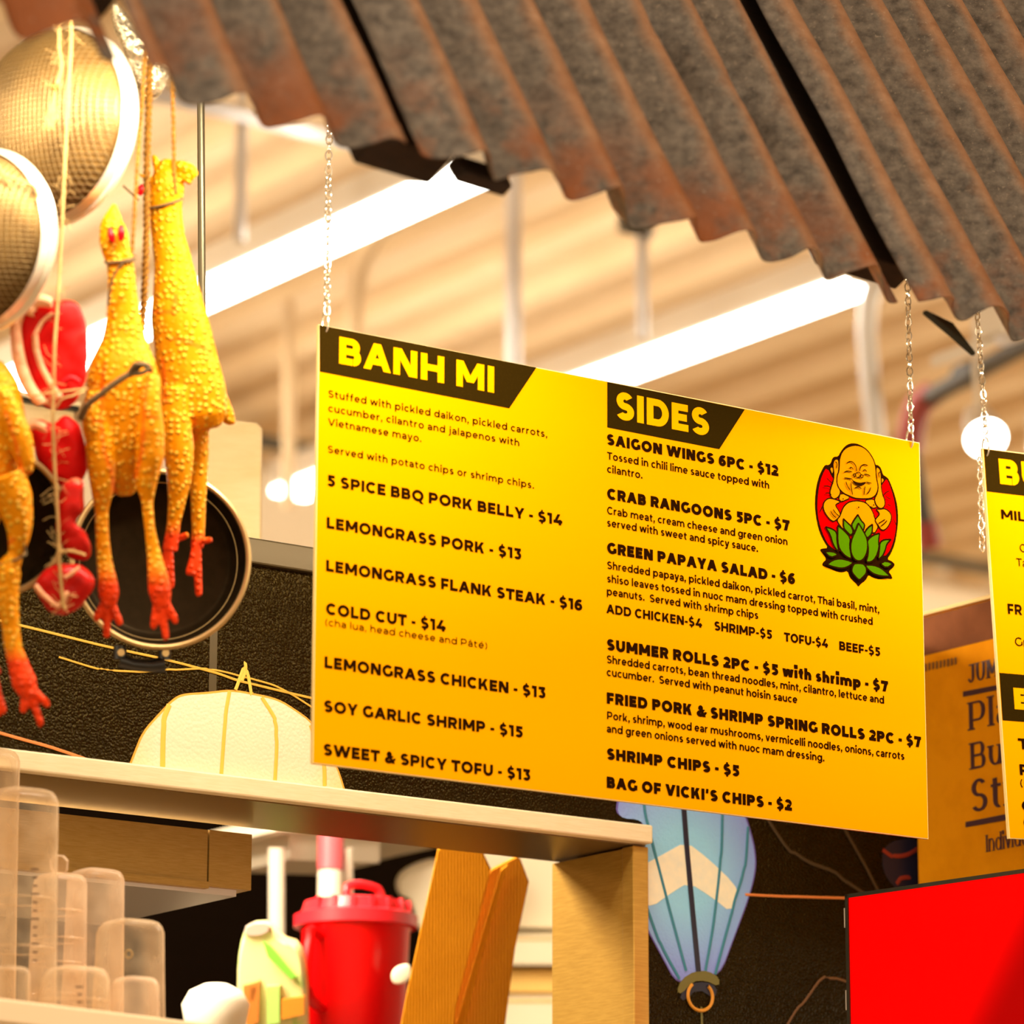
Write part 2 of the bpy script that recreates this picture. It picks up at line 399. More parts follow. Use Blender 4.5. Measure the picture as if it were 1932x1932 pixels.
def ab(a, b, z): return E * a - N * b + Z * z       # stall axes: a along the boards, b away from the viewer
CZ = 5.8; BW = 13.7
fl = struct(MB().obox(ab(4, 5, -.05), E, N, Z, 40, 36, .1).build('floor', M_floor))
ce = struct(MB().obox(ab(4, 3, CZ + .05), E, N, Z, 40, 2 * (BW - 3), .1).build('ceiling', M_ceil))
for k in range(30):
    a = 2.6 + k * .36; b = MB(); prof = ((-.10, 0), (-.05, -.075), (.05, -.075), (.10, 0))
    vs = [ab(a + x, bb, CZ + z) for bb in (3.0, BW) for x, z in prof]
    b.add(vs, [(0, 1, 5, 4), (1, 2, 6, 5), (2, 3, 7, 6), (0, 4, 7, 3), (0, 3, 2, 1), (4, 5, 6, 7)]).build('ceiling_rib', M_ceil, ce)
wf = struct(MB().obox(ab(4, BW + .06, CZ / 2), E, N, Z, 40, .12, CZ).build('wall_far', M_wallp))

# linear lamps hung below the deck
def strip_lamp(label, near, far, z, w=.15, h=.11, group='linear lamps under the hall ceiling'):
    p = at_z(*near, z); q = at_z(*far, z); L = max((q - p).dot(-N), .5)
    t = thing('linear_lamp', label, 'lamp', p, group)
    c = p - N * (L / 2)
    bevel(MB().obox(c + Z * (h / 2 + .018), E, N, Z, w * .94, L, h).build('housing', M_white, t), .008)
    MB().obox(c + Z * .008, E, N, Z, w, L, .02).build('lens', M_led, t)
    MB().obox(c + Z * (h + .022), E, N, Z, w * .6, L * .98, .006).build('added_uplight', M_led2, t)  # glowing strip added on top to brighten the ceiling
    for s in (-1, 1): MB().obox(c + Z * (h / 2 + .01) + N * (s * (L / 2 + .006)), E, N, Z, w * 1.02, .012, h + .03).build('end_cap', M_white, t)
    k = max(2, int(L / 2.2))
    for i in range(k):
        u = c + N * (L * (i / (k - 1) - .5) * .86)
        MB().tube([u + Z * (h + .02), Vector((u.x, u.y, CZ))], .008, 6).build('rod', M_galv, t)
    return t
strip_lamp('long bright lamp ending above the left half of the menu board', (898, 330), (-160, 800), 5.2)
strip_lamp('long bright lamp running behind the middle of the big menu board', (1632, 538), (512, 930), 5.2)

strip_lamp('added unseen lamp beyond the right edge, brightening the ceiling', (2420, 720), (2010, 860), 5.2)  # lamp added out of view to lift the ceiling at right
# struts, hangers and pipes under the ceiling
def pipe(name, label, cat, pts, r, m, n=12, grp=None):
    return tag(MB().tube(pts, r, n).build(name, m, smooth=True), label, cat, grp)
def hang(px, y1, y0, d, r, label, m=M_galv):
    b = P(px, y1, d); t = P(px, y0, d); return pipe('hanger_rod', label, 'rod', [b, Vector((b.x, b.y, max(CZ, t.z)))], r, m, grp='hanger rods')
hang(452, 455, 190, 11.6, .018, 'pale hanger rod left of the first chain above the lamp')
hang(968, 735, 350, 12.2, .026, 'wide pale hanger rod above the middle of the menu board')
h3 = hang(1212, 640, 430, 12.0, .018, 'thin pale hanger rod beneath the dip of the rusty roof')
MB().ring(P(1216, 440, 11.95), RT, UP, .022, .022, .007, 20, 8).build('clamp_ring', M_galv, h3, smooth=True)
MB().obox(P(1200, 425, 11.95), E, N, Z, .10, .05, .05).build('beam_clamp', M_blackpipe, h3)
pipe('conduit', 'pale conduit bending outward beside the right chain', 'conduit', spline([P(1662, 1000, 12.2), P(1655, 850, 12.2), P(1640, 690, 12.2), P(1637, 600, 12.2), P(1650, 540, 12.2), P(1690, 480, 12.2)]), .030, M_galv)
pipe('strut_channel', 'pale strut running under the ceiling at upper left', 'strut', [P(230, 158, 11.2), P(880, 318, 12.35)], .028, M_galv, 4)
pipe('conduit', 'beige conduit with a bend right of the left chain', 'conduit', spline([P(745, 415, 12.6), P(712, 445, 12.6), P(682, 500, 12.6), P(670, 580, 12.6), P(664, 800, 12.6)]), .030, M_ceil)
pipe('conduit', 'beige vertical conduit behind the left chain', 'conduit', [P(545, 560, 13), P(545, 960, 13)], .022, M_ceil)
pipe('drain_pipe', 'black pipe running level behind the big menu board', 'pipe', [at_z(250, 790, CZ - .16), at_z(2100, 1114, CZ - .16)], .030, M_blackpipe)
sp = thing('sprinkler_pipe', 'dark sprinkler pipe with red couplings right of the big board', 'pipe', P(1745, 1000, 12.4))
MB().tube([P(1990, 620, 11.2), P(1750, 752, 12.4)], .028, 12).build('pipe', M_blackpipe, sp, smooth=True)
MB().tube(spline([P(1762, 740, 12.4), P(1735, 765, 12.4), P(1722, 800, 12.4), P(1716, 850, 12.4)]), .042, 12).build('elbow', M_redpipe, sp, smooth=True)
MB().tube([P(1716, 840, 12.4), P(1750, 1010, 12.4)], .026, 12).build('pipe', M_blackpipe, sp, smooth=True)
MB().tube([P(1746, 985, 12.4), P(1756, 1035, 12.4)], .036, 12).build('coupling', M_redpipe, sp, smooth=True)
MB().tube([P(1812, 712, 12.1), P(1838, 700, 12.05)], .040, 10).build('coupling', M_blackpipe, sp, smooth=True)
spl = thing('spotlight', 'glaring white spotlight above the corner of the cut-off menu board', 'lamp', P(1850, 800, 10))
ax = (P(1868, 850, 9.9) - P(1838, 770, 10.1)).normalized(); sd = ax.cross(Z).normalized(); u2 = ax.cross(sd)
MB().lathe(P(1853, 808, 10), sd, u2, ax, [(0, -.075), (.035, -.075), (.045, -.03), (.05, .05), (.052, .055)], 24).build('body', M_white, spl, smooth=True)
MB().lathe(P(1853, 808, 10), sd, u2, ax, [(0, .05), (.05, .05), (.05, .058), (0, .06)], 24).build('lens', M_led, spl)
MB().tube([P(1846, 790, 10), P(1840, 700, 10), P(1840, 560, 10)], .008, 8).build('stem', M_white, spl)
dl = thing('track_head', 'pale track light below the right end of the rusty roof', 'lamp', P(1890, 640, 10))
bevel(MB().obox(P(1893, 600, 9.6), E, N, Z, .10, .10, .11).build('body', M_white, dl), .01)
bevel(MB().obox(P(1815, 662, 9.65), (P(1870, 642, 10) - P(1765, 680, 10.1)).normalized(), N, Z, .15, .05, .035).build('arm', M_white, dl), .005)

# ------------------------------------------------------------------ the dark printed stall wall with a steel-framed hatch
WO = TL - N * .5                                   # a point of the wall face
def W(px, py, k=0): return hit(px, py, WO + N * k, N)
def wa(p): return (p - WO).dot(E)
z_top = W(466, 1016).z; z_bt = W(474, 1066).z
z_hd = W(499, 1477).z; z_hb = W(499, 1514).z       # top and bottom of the hatch's header rail
a_l = wa(W(-260, 1200)); a_r = wa(W(1990, 1200)); a_j = wa(W(1211, 1700)); a_seam = wa(W(403, 1200)); a_s2 = wa(W(1010, 1500))
TK = .17
wb = struct(MB().box2(WO * 1 + E * a_l - Vector((0, 0, WO.z)) - N * TK + Z * z_hb, E, N, Z, a_r - a_l, TK - .006, z_top - z_hb)
            .box2(WO + E * a_j - Vector((0, 0, WO.z)) - N * TK, E, N, Z, a_r - a_j, TK - .006, z_hb).build('wall_back', M_trimdk))
WB0 = Vector((WO.x, WO.y, 0))
def panel(a0, a1, z0, z1): MB().box2(WB0 + E * a0 - N * .006 + Z * z0, E, N, Z, a1 - a0, .006, z1 - z0).build('wall_panel', M_dark, wb)
sw = .0065
panel(a_l, a_seam - sw, z_hb, z_bt); panel(a_seam + sw, a_j, z_hb, z_bt); panel(a_j, a_r, 0, z_bt)
MB().box2(WB0 + E * (a_seam - sw) - N * .0057 + Z * z_hb, E, N, Z, 2 * sw, .006, z_bt - z_hb).build('seam_strip', M_trimdk, wb)
bevel(struct(MB().box2(WB0 + E * a_l - N * TK + Z * z_bt, E, N, Z, a_r - a_l, TK + .012, z_top - z_bt).build('trim_1', M_trimdk)), .003)
# header rail: steel lip, soffit; jamb: lip and reveal
hd = struct(MB().box2(WB0 + E * a_l - N * .012 + Z * z_hb, E, N, Z, a_j - a_l, .042, z_hd - z_hb).build('trim_2', M_steel)); bevel(hd, .003)
MB().box2(WB0 + E * a_l - N * (TK + .03) + Z * (z_hb - .002), E, N, Z, a_j - a_l, TK + .04, .004).build('soffit', mat('bronze_soffit', (.20, .13, .05), .35, .5), hd)
lip = .030; M_jamb = mat('golden_steel_jamb', (.62, .36, .07), .34, .5, var=(30, (.52, .29, .05), .35, .65, (1, 1, 14)))
jb = struct(MB().box2(WB0 + E * (a_j - lip) - N * .012, E, N, Z, lip, .03, z_hb - .004).build('trim_3', M_jamb)); bevel(jb, .002)
MB().box2(WB0 + E * (a_j - lip + .002) - N * (TK + .03), E, N, Z, .004, TK + .02, z_hb - .006).build('reveal', M_jamb, jb)

# ------------------------------------------------------------------ prints and cords on the wall
def decal(name, pts, m, parent=None, k=.0012, it=2):
    q = [W(*p) for p in smooth_poly(pts, True, it)]; n = len(q)
    b = MB().add([p + N * k for p in q] + [p + N * .0001 for p in q], [tuple(range(n)), tuple(range(2 * n - 1, n - 1, -1))] + [(i, n + i, n + (i + 1) % n, (i + 1) % n) for i in range(n)])
    return b.build(name, m, parent)
def rib_line(parent, pts, wpx, m, k=.0018, name='rib'):
    q = spline([W(*p) + N * k for p in pts]); r = wpx * .5 * (q[0] - CAM).length / F
    return MB().tube(q, [(r, .0006)] * len(q), 6, side=E).build(name, m, parent)
def print_mat(name, c0, c1, axis_pts, rad):
    """flat print whose ink fades from c0 at a centre to c1 at the rim"""
    m = bpy.data.materials.new(name); m.use_nodes = True; nt = m.node_tree; b = nt.nodes['Principled BSDF']; b.inputs['Roughness'].default_value = .5
    g = nt.nodes.new('ShaderNodeNewGeometry'); d = nt.nodes.new('ShaderNodeVectorMath'); d.operation = 'DISTANCE'
    d.inputs[1].default_value = axis_pts; nt.links.new(g.outputs['Position'], d.inputs[0])
    mr = nt.nodes.new('ShaderNodeMapRange'); mr.inputs[1].default_value = rad[0]; mr.inputs[2].default_value = rad[1]; nt.links.new(d.outputs['Value'], mr.inputs[0])
    mx = nt.nodes.new('ShaderNodeMix'); mx.data_type = 'RGBA'; mx.inputs[6].default_value = (*c0, 1); mx.inputs[7].default_value = (*c1, 1)
    nt.links.new(mr.outputs[0], mx.inputs[0]); nt.links.new(mx.outputs[2], b.inputs['Base Color'])
    tc = nt.nodes.new('ShaderNodeTexCoord'); v = nt.nodes.new('ShaderNodeTexVoronoi'); v.inputs['Scale'].default_value = 190; nt.links.new(tc.outputs['Object'], v.inputs['Vector'])
    bp = nt.nodes.new('ShaderNodeBump'); bp.inputs['Strength'].default_value = .35; bp.inputs['Distance'].default_value = .002; bp.invert = True
    nt.links.new(v.outputs['Distance'], bp.inputs['Height']); nt.links.new(bp.outputs[0], b.inputs['Normal']); return m
M_gold = mat('gold_print', (.80, .50, .06), .6); M_rim = mat('orange_print', (.85, .36, .03), .6)
M_lant = print_mat('cream_lantern_print', (.88, .72, .50), (.85, .56, .16), W(440, 1440), (.13, .24))
LT = [(240, 1500), (252, 1420), (268, 1380), (300, 1345), (325, 1318), (345, 1308), (390, 1306), (435, 1300), (480, 1308), (525, 1318), (560, 1340), (590, 1362), (620, 1410), (640, 1455), (652, 1520), (650, 1580), (600, 1650), (430, 1670), (280, 1620)]
lt = thing('lantern_print', 'large cream ribbed lantern printed on the dark wall above the hatch', 'lantern', W(440, 1640))
# only the part above the header rail exists on the wall
def clip_top(pts):
    out = []
    for i, p in enumerate(pts):
        yl = 1478 + (p[0] - 499) * .107; out.append((p[0], min(p[1], yl)))
    return out
decal('shade', clip_top(LT), M_rim, lt, .0008)
cx, cy = 445, 1470
decal('shade', clip_top([(cx + (x - cx) * .982, cy + (y - cy) * .975) for x, y in LT]), M_lant, lt, .0014)
for pts, w in (([(318, 1330), (308, 1370), (305, 1455)], 11), ([(432, 1304), (424, 1360), (416, 1464)], 8), ([(493, 1316), (517, 1360), (521, 1400), (518, 1476)], 8), ([(585, 1368), (608, 1430), (613, 1484)], 9)):
    rib_line(lt, pts, w, M_gold)
for pts in ([(443, 1302), (462, 1264), (474, 1306)], [(455, 1285), (462, 1264), (462, 1250)]): rib_line(lt, pts, 7, M_gold, .002, 'hanger_loop')

BC = [(1165, 1500), (1178, 1480), (1240, 1455), (1320, 1460), (1390, 1500), (1410, 1545), (1425, 1600), (1427, 1640), (1415, 1690), (1385, 1770), (1357, 1845), (1318, 1838), (1278, 1862), (1245, 1800), (1213, 1742), (1212, 1690), (1212, 1640), (1212, 1575), (1212, 1545), (1160, 1542)]
M_blue = print_mat('blue_lantern_print', (.30, .66, .98), (.24, .29, .80), W(1290, 1640), (.06, .17))
M_blueln = mat('blue_rib_print', (.035, .22, .32), .6); M_dkln = mat('dark_rib_print', (.012, .010, .03), .5); M_pale = mat('cream_band_print', (1, .90, .68), .6, var=(60, (.86, .84, .70), .3, .75))
M_purple = mat('violet_print', (.14, .10, .42), .6); M_olive = mat('olive_print', (.16, .13, .02), .5); M_ringp = mat('amber_wire_print', (.75, .30, .02), .5)
bl = thing('lantern_print', 'blue teardrop lantern with cream chevron printed on dark wall', 'lantern', W(1310, 1900))
decal('shade', BC, M_purple, bl, .0008); cx, cy = 1300, 1660
decal('shade', [(cx + (x - cx) * .978, cy + (y - cy) * .985) for x, y in BC], M_blue, bl, .0012)
decal('chevron_band', [(1213, 1632), (1250, 1612), (1293, 1588), (1335, 1620), (1385, 1668), (1392, 1690), (1378, 1722), (1345, 1695), (1298, 1665), (1265, 1685), (1228, 1712), (1213, 1700)], M_pale, bl, .0017, 1)
for pts, w, m in (([(1213, 1512), (1222, 1560), (1255, 1690), (1293, 1832)], 6, M_blueln), ([(1288, 1515), (1298, 1640), (1316, 1832)], 12, M_dkln), ([(1362, 1520), (1358, 1620), (1345, 1740), (1330, 1832)], 6, M_blueln),
                  ([(1410, 1560), (1402, 1640), (1380, 1720), (1348, 1838)], 6, M_blueln), ([(1213, 1695), (1245, 1780), (1280, 1848)], 6, M_blueln)):
    rib_line(bl, pts, w, m, .0022)
decal('collar', [(1276, 1872), (1284, 1848), (1310, 1832), (1335, 1832), (1356, 1845), (1355, 1862), (1330, 1850), (1305, 1852), (1285, 1875)], M_olive, bl, .002, 1)
decal('collar_shadow', [(1280, 1880), (1300, 1856), (1330, 1852), (1352, 1862), (1348, 1885), (1315, 1865), (1290, 1890)], M_dkln, bl, .0016, 1)
c = W(1319, 1880) + N * .003
MB().ring(c, E, Z, .0245, .0225, .0028, 28, 6, radians(130), radians(410)).build('wire_ring', M_ringp, bl)
rib_line(bl, [(1322, 1900), (1324, 1960)], 5, M_olive, .002, 'cord')
def cord(label, pts, w, m): rib_line(wb, pts, w, m, .0016, 'printed_cord')['label'] = label
M_ycord = mat('yellow_cord_print', (.62, .36, .03), .6); M_ocord = mat('orange_cord_print', (.78, .24, .05), .6); M_bcord = mat('brown_cord_print', (.16, .06, .012), .6); M_fcord = mat('faint_cord_print', (.055, .030, .008), .6)
cord('yellow cord line crossing the wall behind the big pan handle', [(-40, 1163), (45, 1182), (205, 1221), (320, 1247), (400, 1268), (480, 1292), (640, 1330)], 5, M_ycord)
cord('slack brownish cord line sagging under the big pan handle', [(110, 1240), (190, 1262), (260, 1268), (330, 1264), (400, 1264), (470, 1280), (530, 1300), (590, 1335)], 4, M_ycord)
cord('orange cord line on the wall above the left end of steel rail', [(-40, 1372), (30, 1392), (110, 1415), (200, 1446)], 6, M_ocord)
cord('level orange cord line right of the blue lantern', [(1405, 1688), (1500, 1692), (1680, 1697)], 5, M_ocord)
cord('brown cord line bending up to the red screen corner', [(1480, 1940), (1512, 1895), (1565, 1846), (1640, 1870)], 5, M_bcord)
cord('faint cord line slanting below the board corner', [(1430, 1520), (1500, 1610), (1590, 1660), (1680, 1720)], 7, M_fcord)
cord('faint cord line falling steeply toward the red screen', [(1590, 1560), (1640, 1650), (1680, 1730)], 7, M_fcord)
rl = thing('lantern_print', 'dark round lantern with red hoops printed beside the cardboard box', 'lantern', W(1705, 1670))
decal('shade', [(1668, 1590), (1720, 1580), (1760, 1600), (1770, 1650), (1730, 1690), (1690, 1680), (1662, 1640)], M_dkln, rl, .001)
for pts in ([(1664, 1604), (1685, 1615), (1712, 1612), (1740, 1595)], [(1690, 1668), (1700, 1657), (1715, 1655)]): rib_line(rl, pts, 8, M_redpipe, .0022, 'hoop')

# ================================================================== steel box and goods behind the hatch
def inside(px, py, k): return hit(px, py, WO - N * k, N)
hb = thing('steel_housing', 'brushed steel shutter housing under the left part of hatch rail', 'housing', inside(300, 1690, .2))
kz0, kz1 = inside(475, 1680, .2).z, z_hb - .006
ae = wa(inside(475, 1600, .2)); asm = wa(inside(393, 1600, .2)); al2 = wa(inside(-200, 1600, .2))
M_steel2 = mat('housing_steel', (.52, .32, .08), .42, .3, var=(40, (.44, .26, .05), .35, .65, (1, 1, 16)))
MB().box2(WB0 + E * al2 - N * .62 + Z * (kz0 + .004), E, N, Z, asm - al2, .418, kz1 - kz0 - .01).build('face', M_steel2, hb)
MB().box2(WB0 + E * (asm + .002) - N * .62 + Z * kz0, E, N, Z, ae - asm - .002, .420, kz1 - kz0 - .006).build('end_box', M_steel2, hb)
MB().box2(WB0 + E * al2 - N * .61 + Z * (kz0 - .010), E, N, Z, ae - al2 - .02, .40, .010).build('bottom_tray', M_galv, hb)
MB().box2(WB0 + E * al2 - N * .214 + Z * (kz0 - .004), E, N, Z, asm - al2, .018, .010).build('lower_lip', M_steel2, hb)
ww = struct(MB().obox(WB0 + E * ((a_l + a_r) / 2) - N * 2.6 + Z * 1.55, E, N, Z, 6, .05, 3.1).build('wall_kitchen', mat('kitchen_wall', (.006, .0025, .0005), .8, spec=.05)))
M_lam = mat('kitchen_shelf_white', (.80, .70, .54), .5)
ks = thing('wall_shelf', 'white shelf seen high through the steel hatch', 'shelf', P(620, 1640, 7.6))
a0, a1 = P(430, 1575, 7.6), P(800, 1590, 8.1)
MB().obox((a0 + a1) / 2, (a1 - a0).normalized(), N, Z, (a1 - a0).length, .35, .03).build('board', M_lam, ks)
MB().obox(P(580, 1608, 7.75), (a1 - a0).normalized(), N, Z, .28, .2, .06).build('apron', M_lam, ks)
for px in (522, 655): MB().tube([P(px, 1600, 7.5), P(px, 1990, 7.5)], .0115 if px == 655 else .016, 10).build('post', M_lam, ks, smooth=True)
M_redpl = mat('red_plastic', (.92, .002, .003), .3, spec=.35)
M_redlid = mat('red_lid', (.85, .02, .03), .3)
def lathe_thing(pt, prof, m, name, parent, n=40, sx=1, sy=1): return MB().lathe(pt, E, -N, Z, prof, n, sx, sy).build(name, m, parent, smooth=True)
jc = P(668, 1990, 7.1); q = 7.1 / F
jg = thing('drink_jug', 'bright red plastic jug with looped lid behind the hatch', 'jug', jc)
lathe_thing(jc, [(0, 0), (88 * q, 0), (92 * q, 5 * q), (104 * q, 235 * q), (108 * q, 240 * q)], M_redpl, 'body', jg)
lathe_thing(jc, [(108 * q, 238 * q), (118 * q, 240 * q), (118 * q, 262 * q), (104 * q, 268 * q), (98 * q, 288 * q), (60 * q, 295 * q), (0, 297 * q)], M_redlid, 'lid', jg)
MB().tube(spline([jc + E * (-20 * q) + Z * 290 * q, jc + E * (-16 * q) + Z * 318 * q, jc + E * (12 * q) + Z * 325 * q, jc + E * (52 * q) + Z * 316 * q, jc + E * (62 * q) + Z * 288 * q]), 8 * q, 8).build('lid_handle', M_redlid, jg, smooth=True)
for s in range(9):
    a = radians(180 + 20 * s + 14); d = E * cos(a) - N * sin(a); MB().obox(jc + d * 103 * q + Z * 278 * q, d, Z, d.cross(Z), 8 * q, 22 * q, 9 * q).build('grip_rib', M_redlid, jg)
hd_pts = [jc + E * (-96 * q) + N * 30 * q + Z * 215 * q, jc + E * (-132 * q) + N * 45 * q + Z * 205 * q, jc + E * (-138 * q) + N * 48 * q + Z * 110 * q, jc + E * (-92 * q) + N * 30 * q + Z * 70 * q]
MB().tube(spline(hd_pts), 11 * q, 8).build('side_handle', M_redpl, jg, smooth=True)
pk = thing('sauce_bottle', 'pink bottle with white base standing on shelf above red jug', 'bottle', P(622, 1690, 7.45))
b0 = P(622, 1735, 7.45); q = 7.45 / F
lathe_thing(b0, [(0, 0), (24 * q, 0), (24 * q, 92 * q), (0, 93 * q)], M_lam, 'lower_body', pk); lathe_thing(b0, [(23 * q, 93 * q), (25 * q, 95 * q), (25 * q, 170 * q), (10 * q, 180 * q), (10 * q, 215 * q), (0, 215 * q)], mat('pink_plastic', (.72, .10, .12), .4), 'upper_body', pk)
# pouch with green leaves print
M_po = mat('pouch_cream', (.86, .76, .34), .35, var=(9, (.30, .62, .10), .52, .60))
pu = thing('snack_pouch', 'green and cream printed food pouch left of red jug', 'pouch', P(505, 1990, 6.9))
ol = [(452, 2000), (445, 1880), (446, 1815), (455, 1765), (470, 1744), (508, 1742), (530, 1772), (565, 1782), (578, 1830), (582, 2000)]
MB().slab([P(x, y, 6.9) for x, y in smooth_poly(ol, True, 1)], FW * .09, .12).build('bag', M_po, pu, smooth=True)
MB().slab([P(x, y, 6.893) for x, y in smooth_poly([(458, 1768), (465, 1742), (512, 1740), (506, 1764)], True, 1)], FW * .02, .1).build('seal', mat('pouch_seal', (.55, .42, .34), .4), pu)
for o_, m_ in (([(458, 1858), (490, 1850), (488, 1930), (465, 1940)], mat('pouch_orange', (.62, .20, .03), .4)), ([(472, 1862), (484, 1862), (480, 1890), (470, 1888)], mat('pouch_brown', (.22, .03, .01), .4)),
               ([(503, 1860), (528, 1858), (528, 1932), (503, 1935)], mat('pouch_lime', (.45, .72, .16), .4)), ([(530, 1885), (575, 1880), (575, 1915), (530, 1925)], mat('pouch_amber', (.70, .26, .02), .4)),
               ([(495, 1775), (510, 1785), (560, 1845), (550, 1850), (505, 1805)], mat('pouch_green', (.22, .60, .05), .4))):
    MB().slab([P(x, y, 6.886) for x, y in o_], FW * .03, .05).build('print_patch', m_, pu)
bw = tag(MB().lathe(P(405, 1990, 6.7), E, -N, Z, [(0, 0), (30 * q, 0), (50 * q, 40 * q), (58 * q, 85 * q), (45 * q, 108 * q), (20 * q, 120 * q), (0, 122 * q)], 32).build('paper_bundle', M_lam, smooth=True), 'rounded white bundle low behind the plastic tubs', 'bundle')
# corrugated cardboard, folded
M_card = mat('corrugated_cardboard', (.80, .30, .01), .85, bump=('wave', 60, .35, .002), var=(14, (.70, .25, .006), .3, .7), spec=.1)
M_card2 = mat('cardboard_inside', (.55, .19, .006), .85, spec=.1, bump=('wave', 60, .4, .002))
cb = thing('cardboard_sleeve', 'tall folded brown cardboard sleeve leaning inside the hatch', 'cardboard', P(870, 1990, 6.65))
MB().slab([P(x, y, 6.65) for x, y in [(826, 1602), (850, 1578), (902, 1588), (926, 1640), (860, 1900), (850, 1995), (745, 1995), (766, 1880)]], FW * .012, .02, 2).build('front_flap', M_card, cb)
MB().slab([P(x, y, 6.70) for x, y in [(905, 1672), (928, 1640), (975, 1616), (982, 1622), (998, 1665), (972, 1790), (945, 1995), (835, 1995)]], FW * .03, .02, 2).build('back_flap', M_card2, cb)
MB().slab([P(x, y, 6.672) for x, y in [(945, 1640), (958, 1630), (900, 1840), (862, 1995), (842, 1995)]], FW * .01, .02, 2).build('inner_fold', M_card, cb)
M_pap = mat('cream_paper', (.92, .82, .60), .7); M_pap2 = mat('amber_paper', (.85, .55, .16), .7)
for lab, px0, py0, px1, py1, d, m_ in (('cream carton at the top of the stack behind hatch post', 880, 1575, 1120, 1752, 8.2, M_pap), ('cream carton second from the top behind hatch post', 890, 1770, 1120, 1822, 8.1, M_pap),
                                       ('amber carton third from the top behind hatch post', 920, 1830, 1120, 1874, 8.15, M_pap2), ('cream carton at the bottom of the stack behind hatch post', 900, 1884, 1120, 1990, 8.1, M_pap)):
    p = P(px0, py1, d); s_ = d / F
    t = thing('carton', lab, 'carton', p, 'cartons stacked behind the hatch')
    bevel(MB().box2(p, RT, FW, UP, (px1 - px0) * s_, .25, (py1 - py0) * s_).build('body', m_, t), .006)
    MB().box2(p - FW * .002 + UP * ((py1 - py0) * s_ * .93), RT, FW, UP, (px1 - px0) * s_, .004, (py1 - py0) * s_ * .05).build('lid_edge', M_pap2, t)
tag(MB().slab([P(x, y, 7.9) for x, y in smooth_poly([(745, 1655), (780, 1632), (830, 1620), (850, 1660), (840, 1760), (790, 1775), (775, 1700), (745, 1690)], True, 2)], FW * .1, .3).build('plastic_bag', M_pap, smooth=True), 'crumpled white bag behind the folded cardboard sleeve', 'bag')
tag(MB().slab([P(x, y, 7.02) for x, y in smooth_poly([(737, 1828), (775, 1815), (778, 1850), (740, 1862)], True, 2)], FW * .012, .2).build('jug_label', M_pap, smooth=True), 'small white label patch beside red jug', 'label')
area_light('added_hatch_light', WB0 + E * .1 - N * .9 + Z * 3.2, WB0 + E * .3 - N * 1.0 + Z * 2.2, 1.2, .5, 60)  # unseen light added to brighten the goods inside the hatch

# ================================================================== hanging menu boards
M_yel = mat('yellow_board', (.66, .25, .0), .45, var=(3, (.66, .256, .0), .3, .7), spec=.0)
M_edge = mat('board_edge', (.70, .50, .18), .5)
M_hdr = mat('dark_header_ink', (.018, .0095, .001), .6, var=(400, (.028, .015, .002), .55, .75), spec=.0)
M_ink = mat('dark_text_ink', (.013, .0035, .0004), .6, spec=.0); M_ylet = mat('yellow_letter_ink', (.66, .275, .0), .5, spec=0)
M_robe = mat('red_ink', (.50, .0, .0), .5, spec=0); M_leaf = mat('green_ink', (.05, .13, .0), .5, spec=0); M_skin = mat('amber_ink', (.46, .155, .0), .5, spec=0)
def board(label, o, u, d, n, w, h, th=.006):
    t = thing('menu_board', label, 'sign', o + u * w / 2 + d * h, 'menu boards on chains')
    pn = MB().box2(o - n * th, u, d, n, w, h, th - .0004).build('panel', M_edge, t)
    MB().box2(o - n * .0004 + u * .0012 + d * .0012, u, d, n, w - .0024, h - .0024, .0004).build('face_sheet', M_yel, t)
    return t, Face(o, u, d, n)
mb, fc = board('large yellow food menu board with two dark headings and a lotus emblem', TL, E, -Z, N, SW, SH)
def header(f, pts, t): return f.poly(pts, .0003).build('header_band', M_hdr, t)
header(fc, [(602.5, 613), (602.9, 701.3), (960.6, 770.6), (1011.9, 693.5)], mb); header(fc, [(1145.4, 720.5), (1145.4, 806.6), (1356.9, 847.6), (1405.1, 772.4)], mb)
px_m = 5.75 / F
fc.text('BANH MI', (639.2, 685.8), (931.7, 741.7), .0385, .29, mb, M_ylet, k=.0007)
fc.text('SIDES', (1161.5, 792.2), (1337.4, 820.3), .0405, .30, mb, M_ylet, k=.0007)
for s, a, b in (('Stuffed with pickled daikon, pickled carrots,', (619, 748.9), (1032, 826)), ('cucumber, cilantro and jalapenos with', (619, 776.5), (979.3, 842)),
                ('Vietnamese mayo.', (618.4, 802.9), (794.5, 833.6)), ('Served with potato chips or shrimp chips.', (618, 854), (1007, 922)), ('(cha lua, head cheese and Pâté)', (613.4, 1180.4), (918.7, 1223.9))):
    fc.text(s, a, b, .0101 if s[0] != '(' else .0096, .195 if s[0] != '(' else .15, mb, M_ink, track=.06)
for s, a, b in (('5 SPICE BBQ PORK BELLY - $14', (616.5, 916.2), (1060.6, 992.3)), ('LEMONGRASS PORK - $13', (615.9, 997.3), (983.3, 1055.3)), ('LEMONGRASS FLANK STEAK - $16', (614.7, 1078.2), (1098.2, 1151.8)),
                ('COLD CUT - $14', (614.7, 1159.6), (840.4, 1191.2)), ('LEMONGRASS CHICKEN - $13', (611.9, 1260.5), (1029, 1317)), ('SOY GARLIC SHRIMP - $15', (610.6, 1343.4), (986, 1390.9)), ('SWEET & SPICY TOFU - $13', (609.7, 1426), (1000.4, 1471.7))):
    fc.text(s, a, b, .0158, .30, mb, M_ink, track=.0)
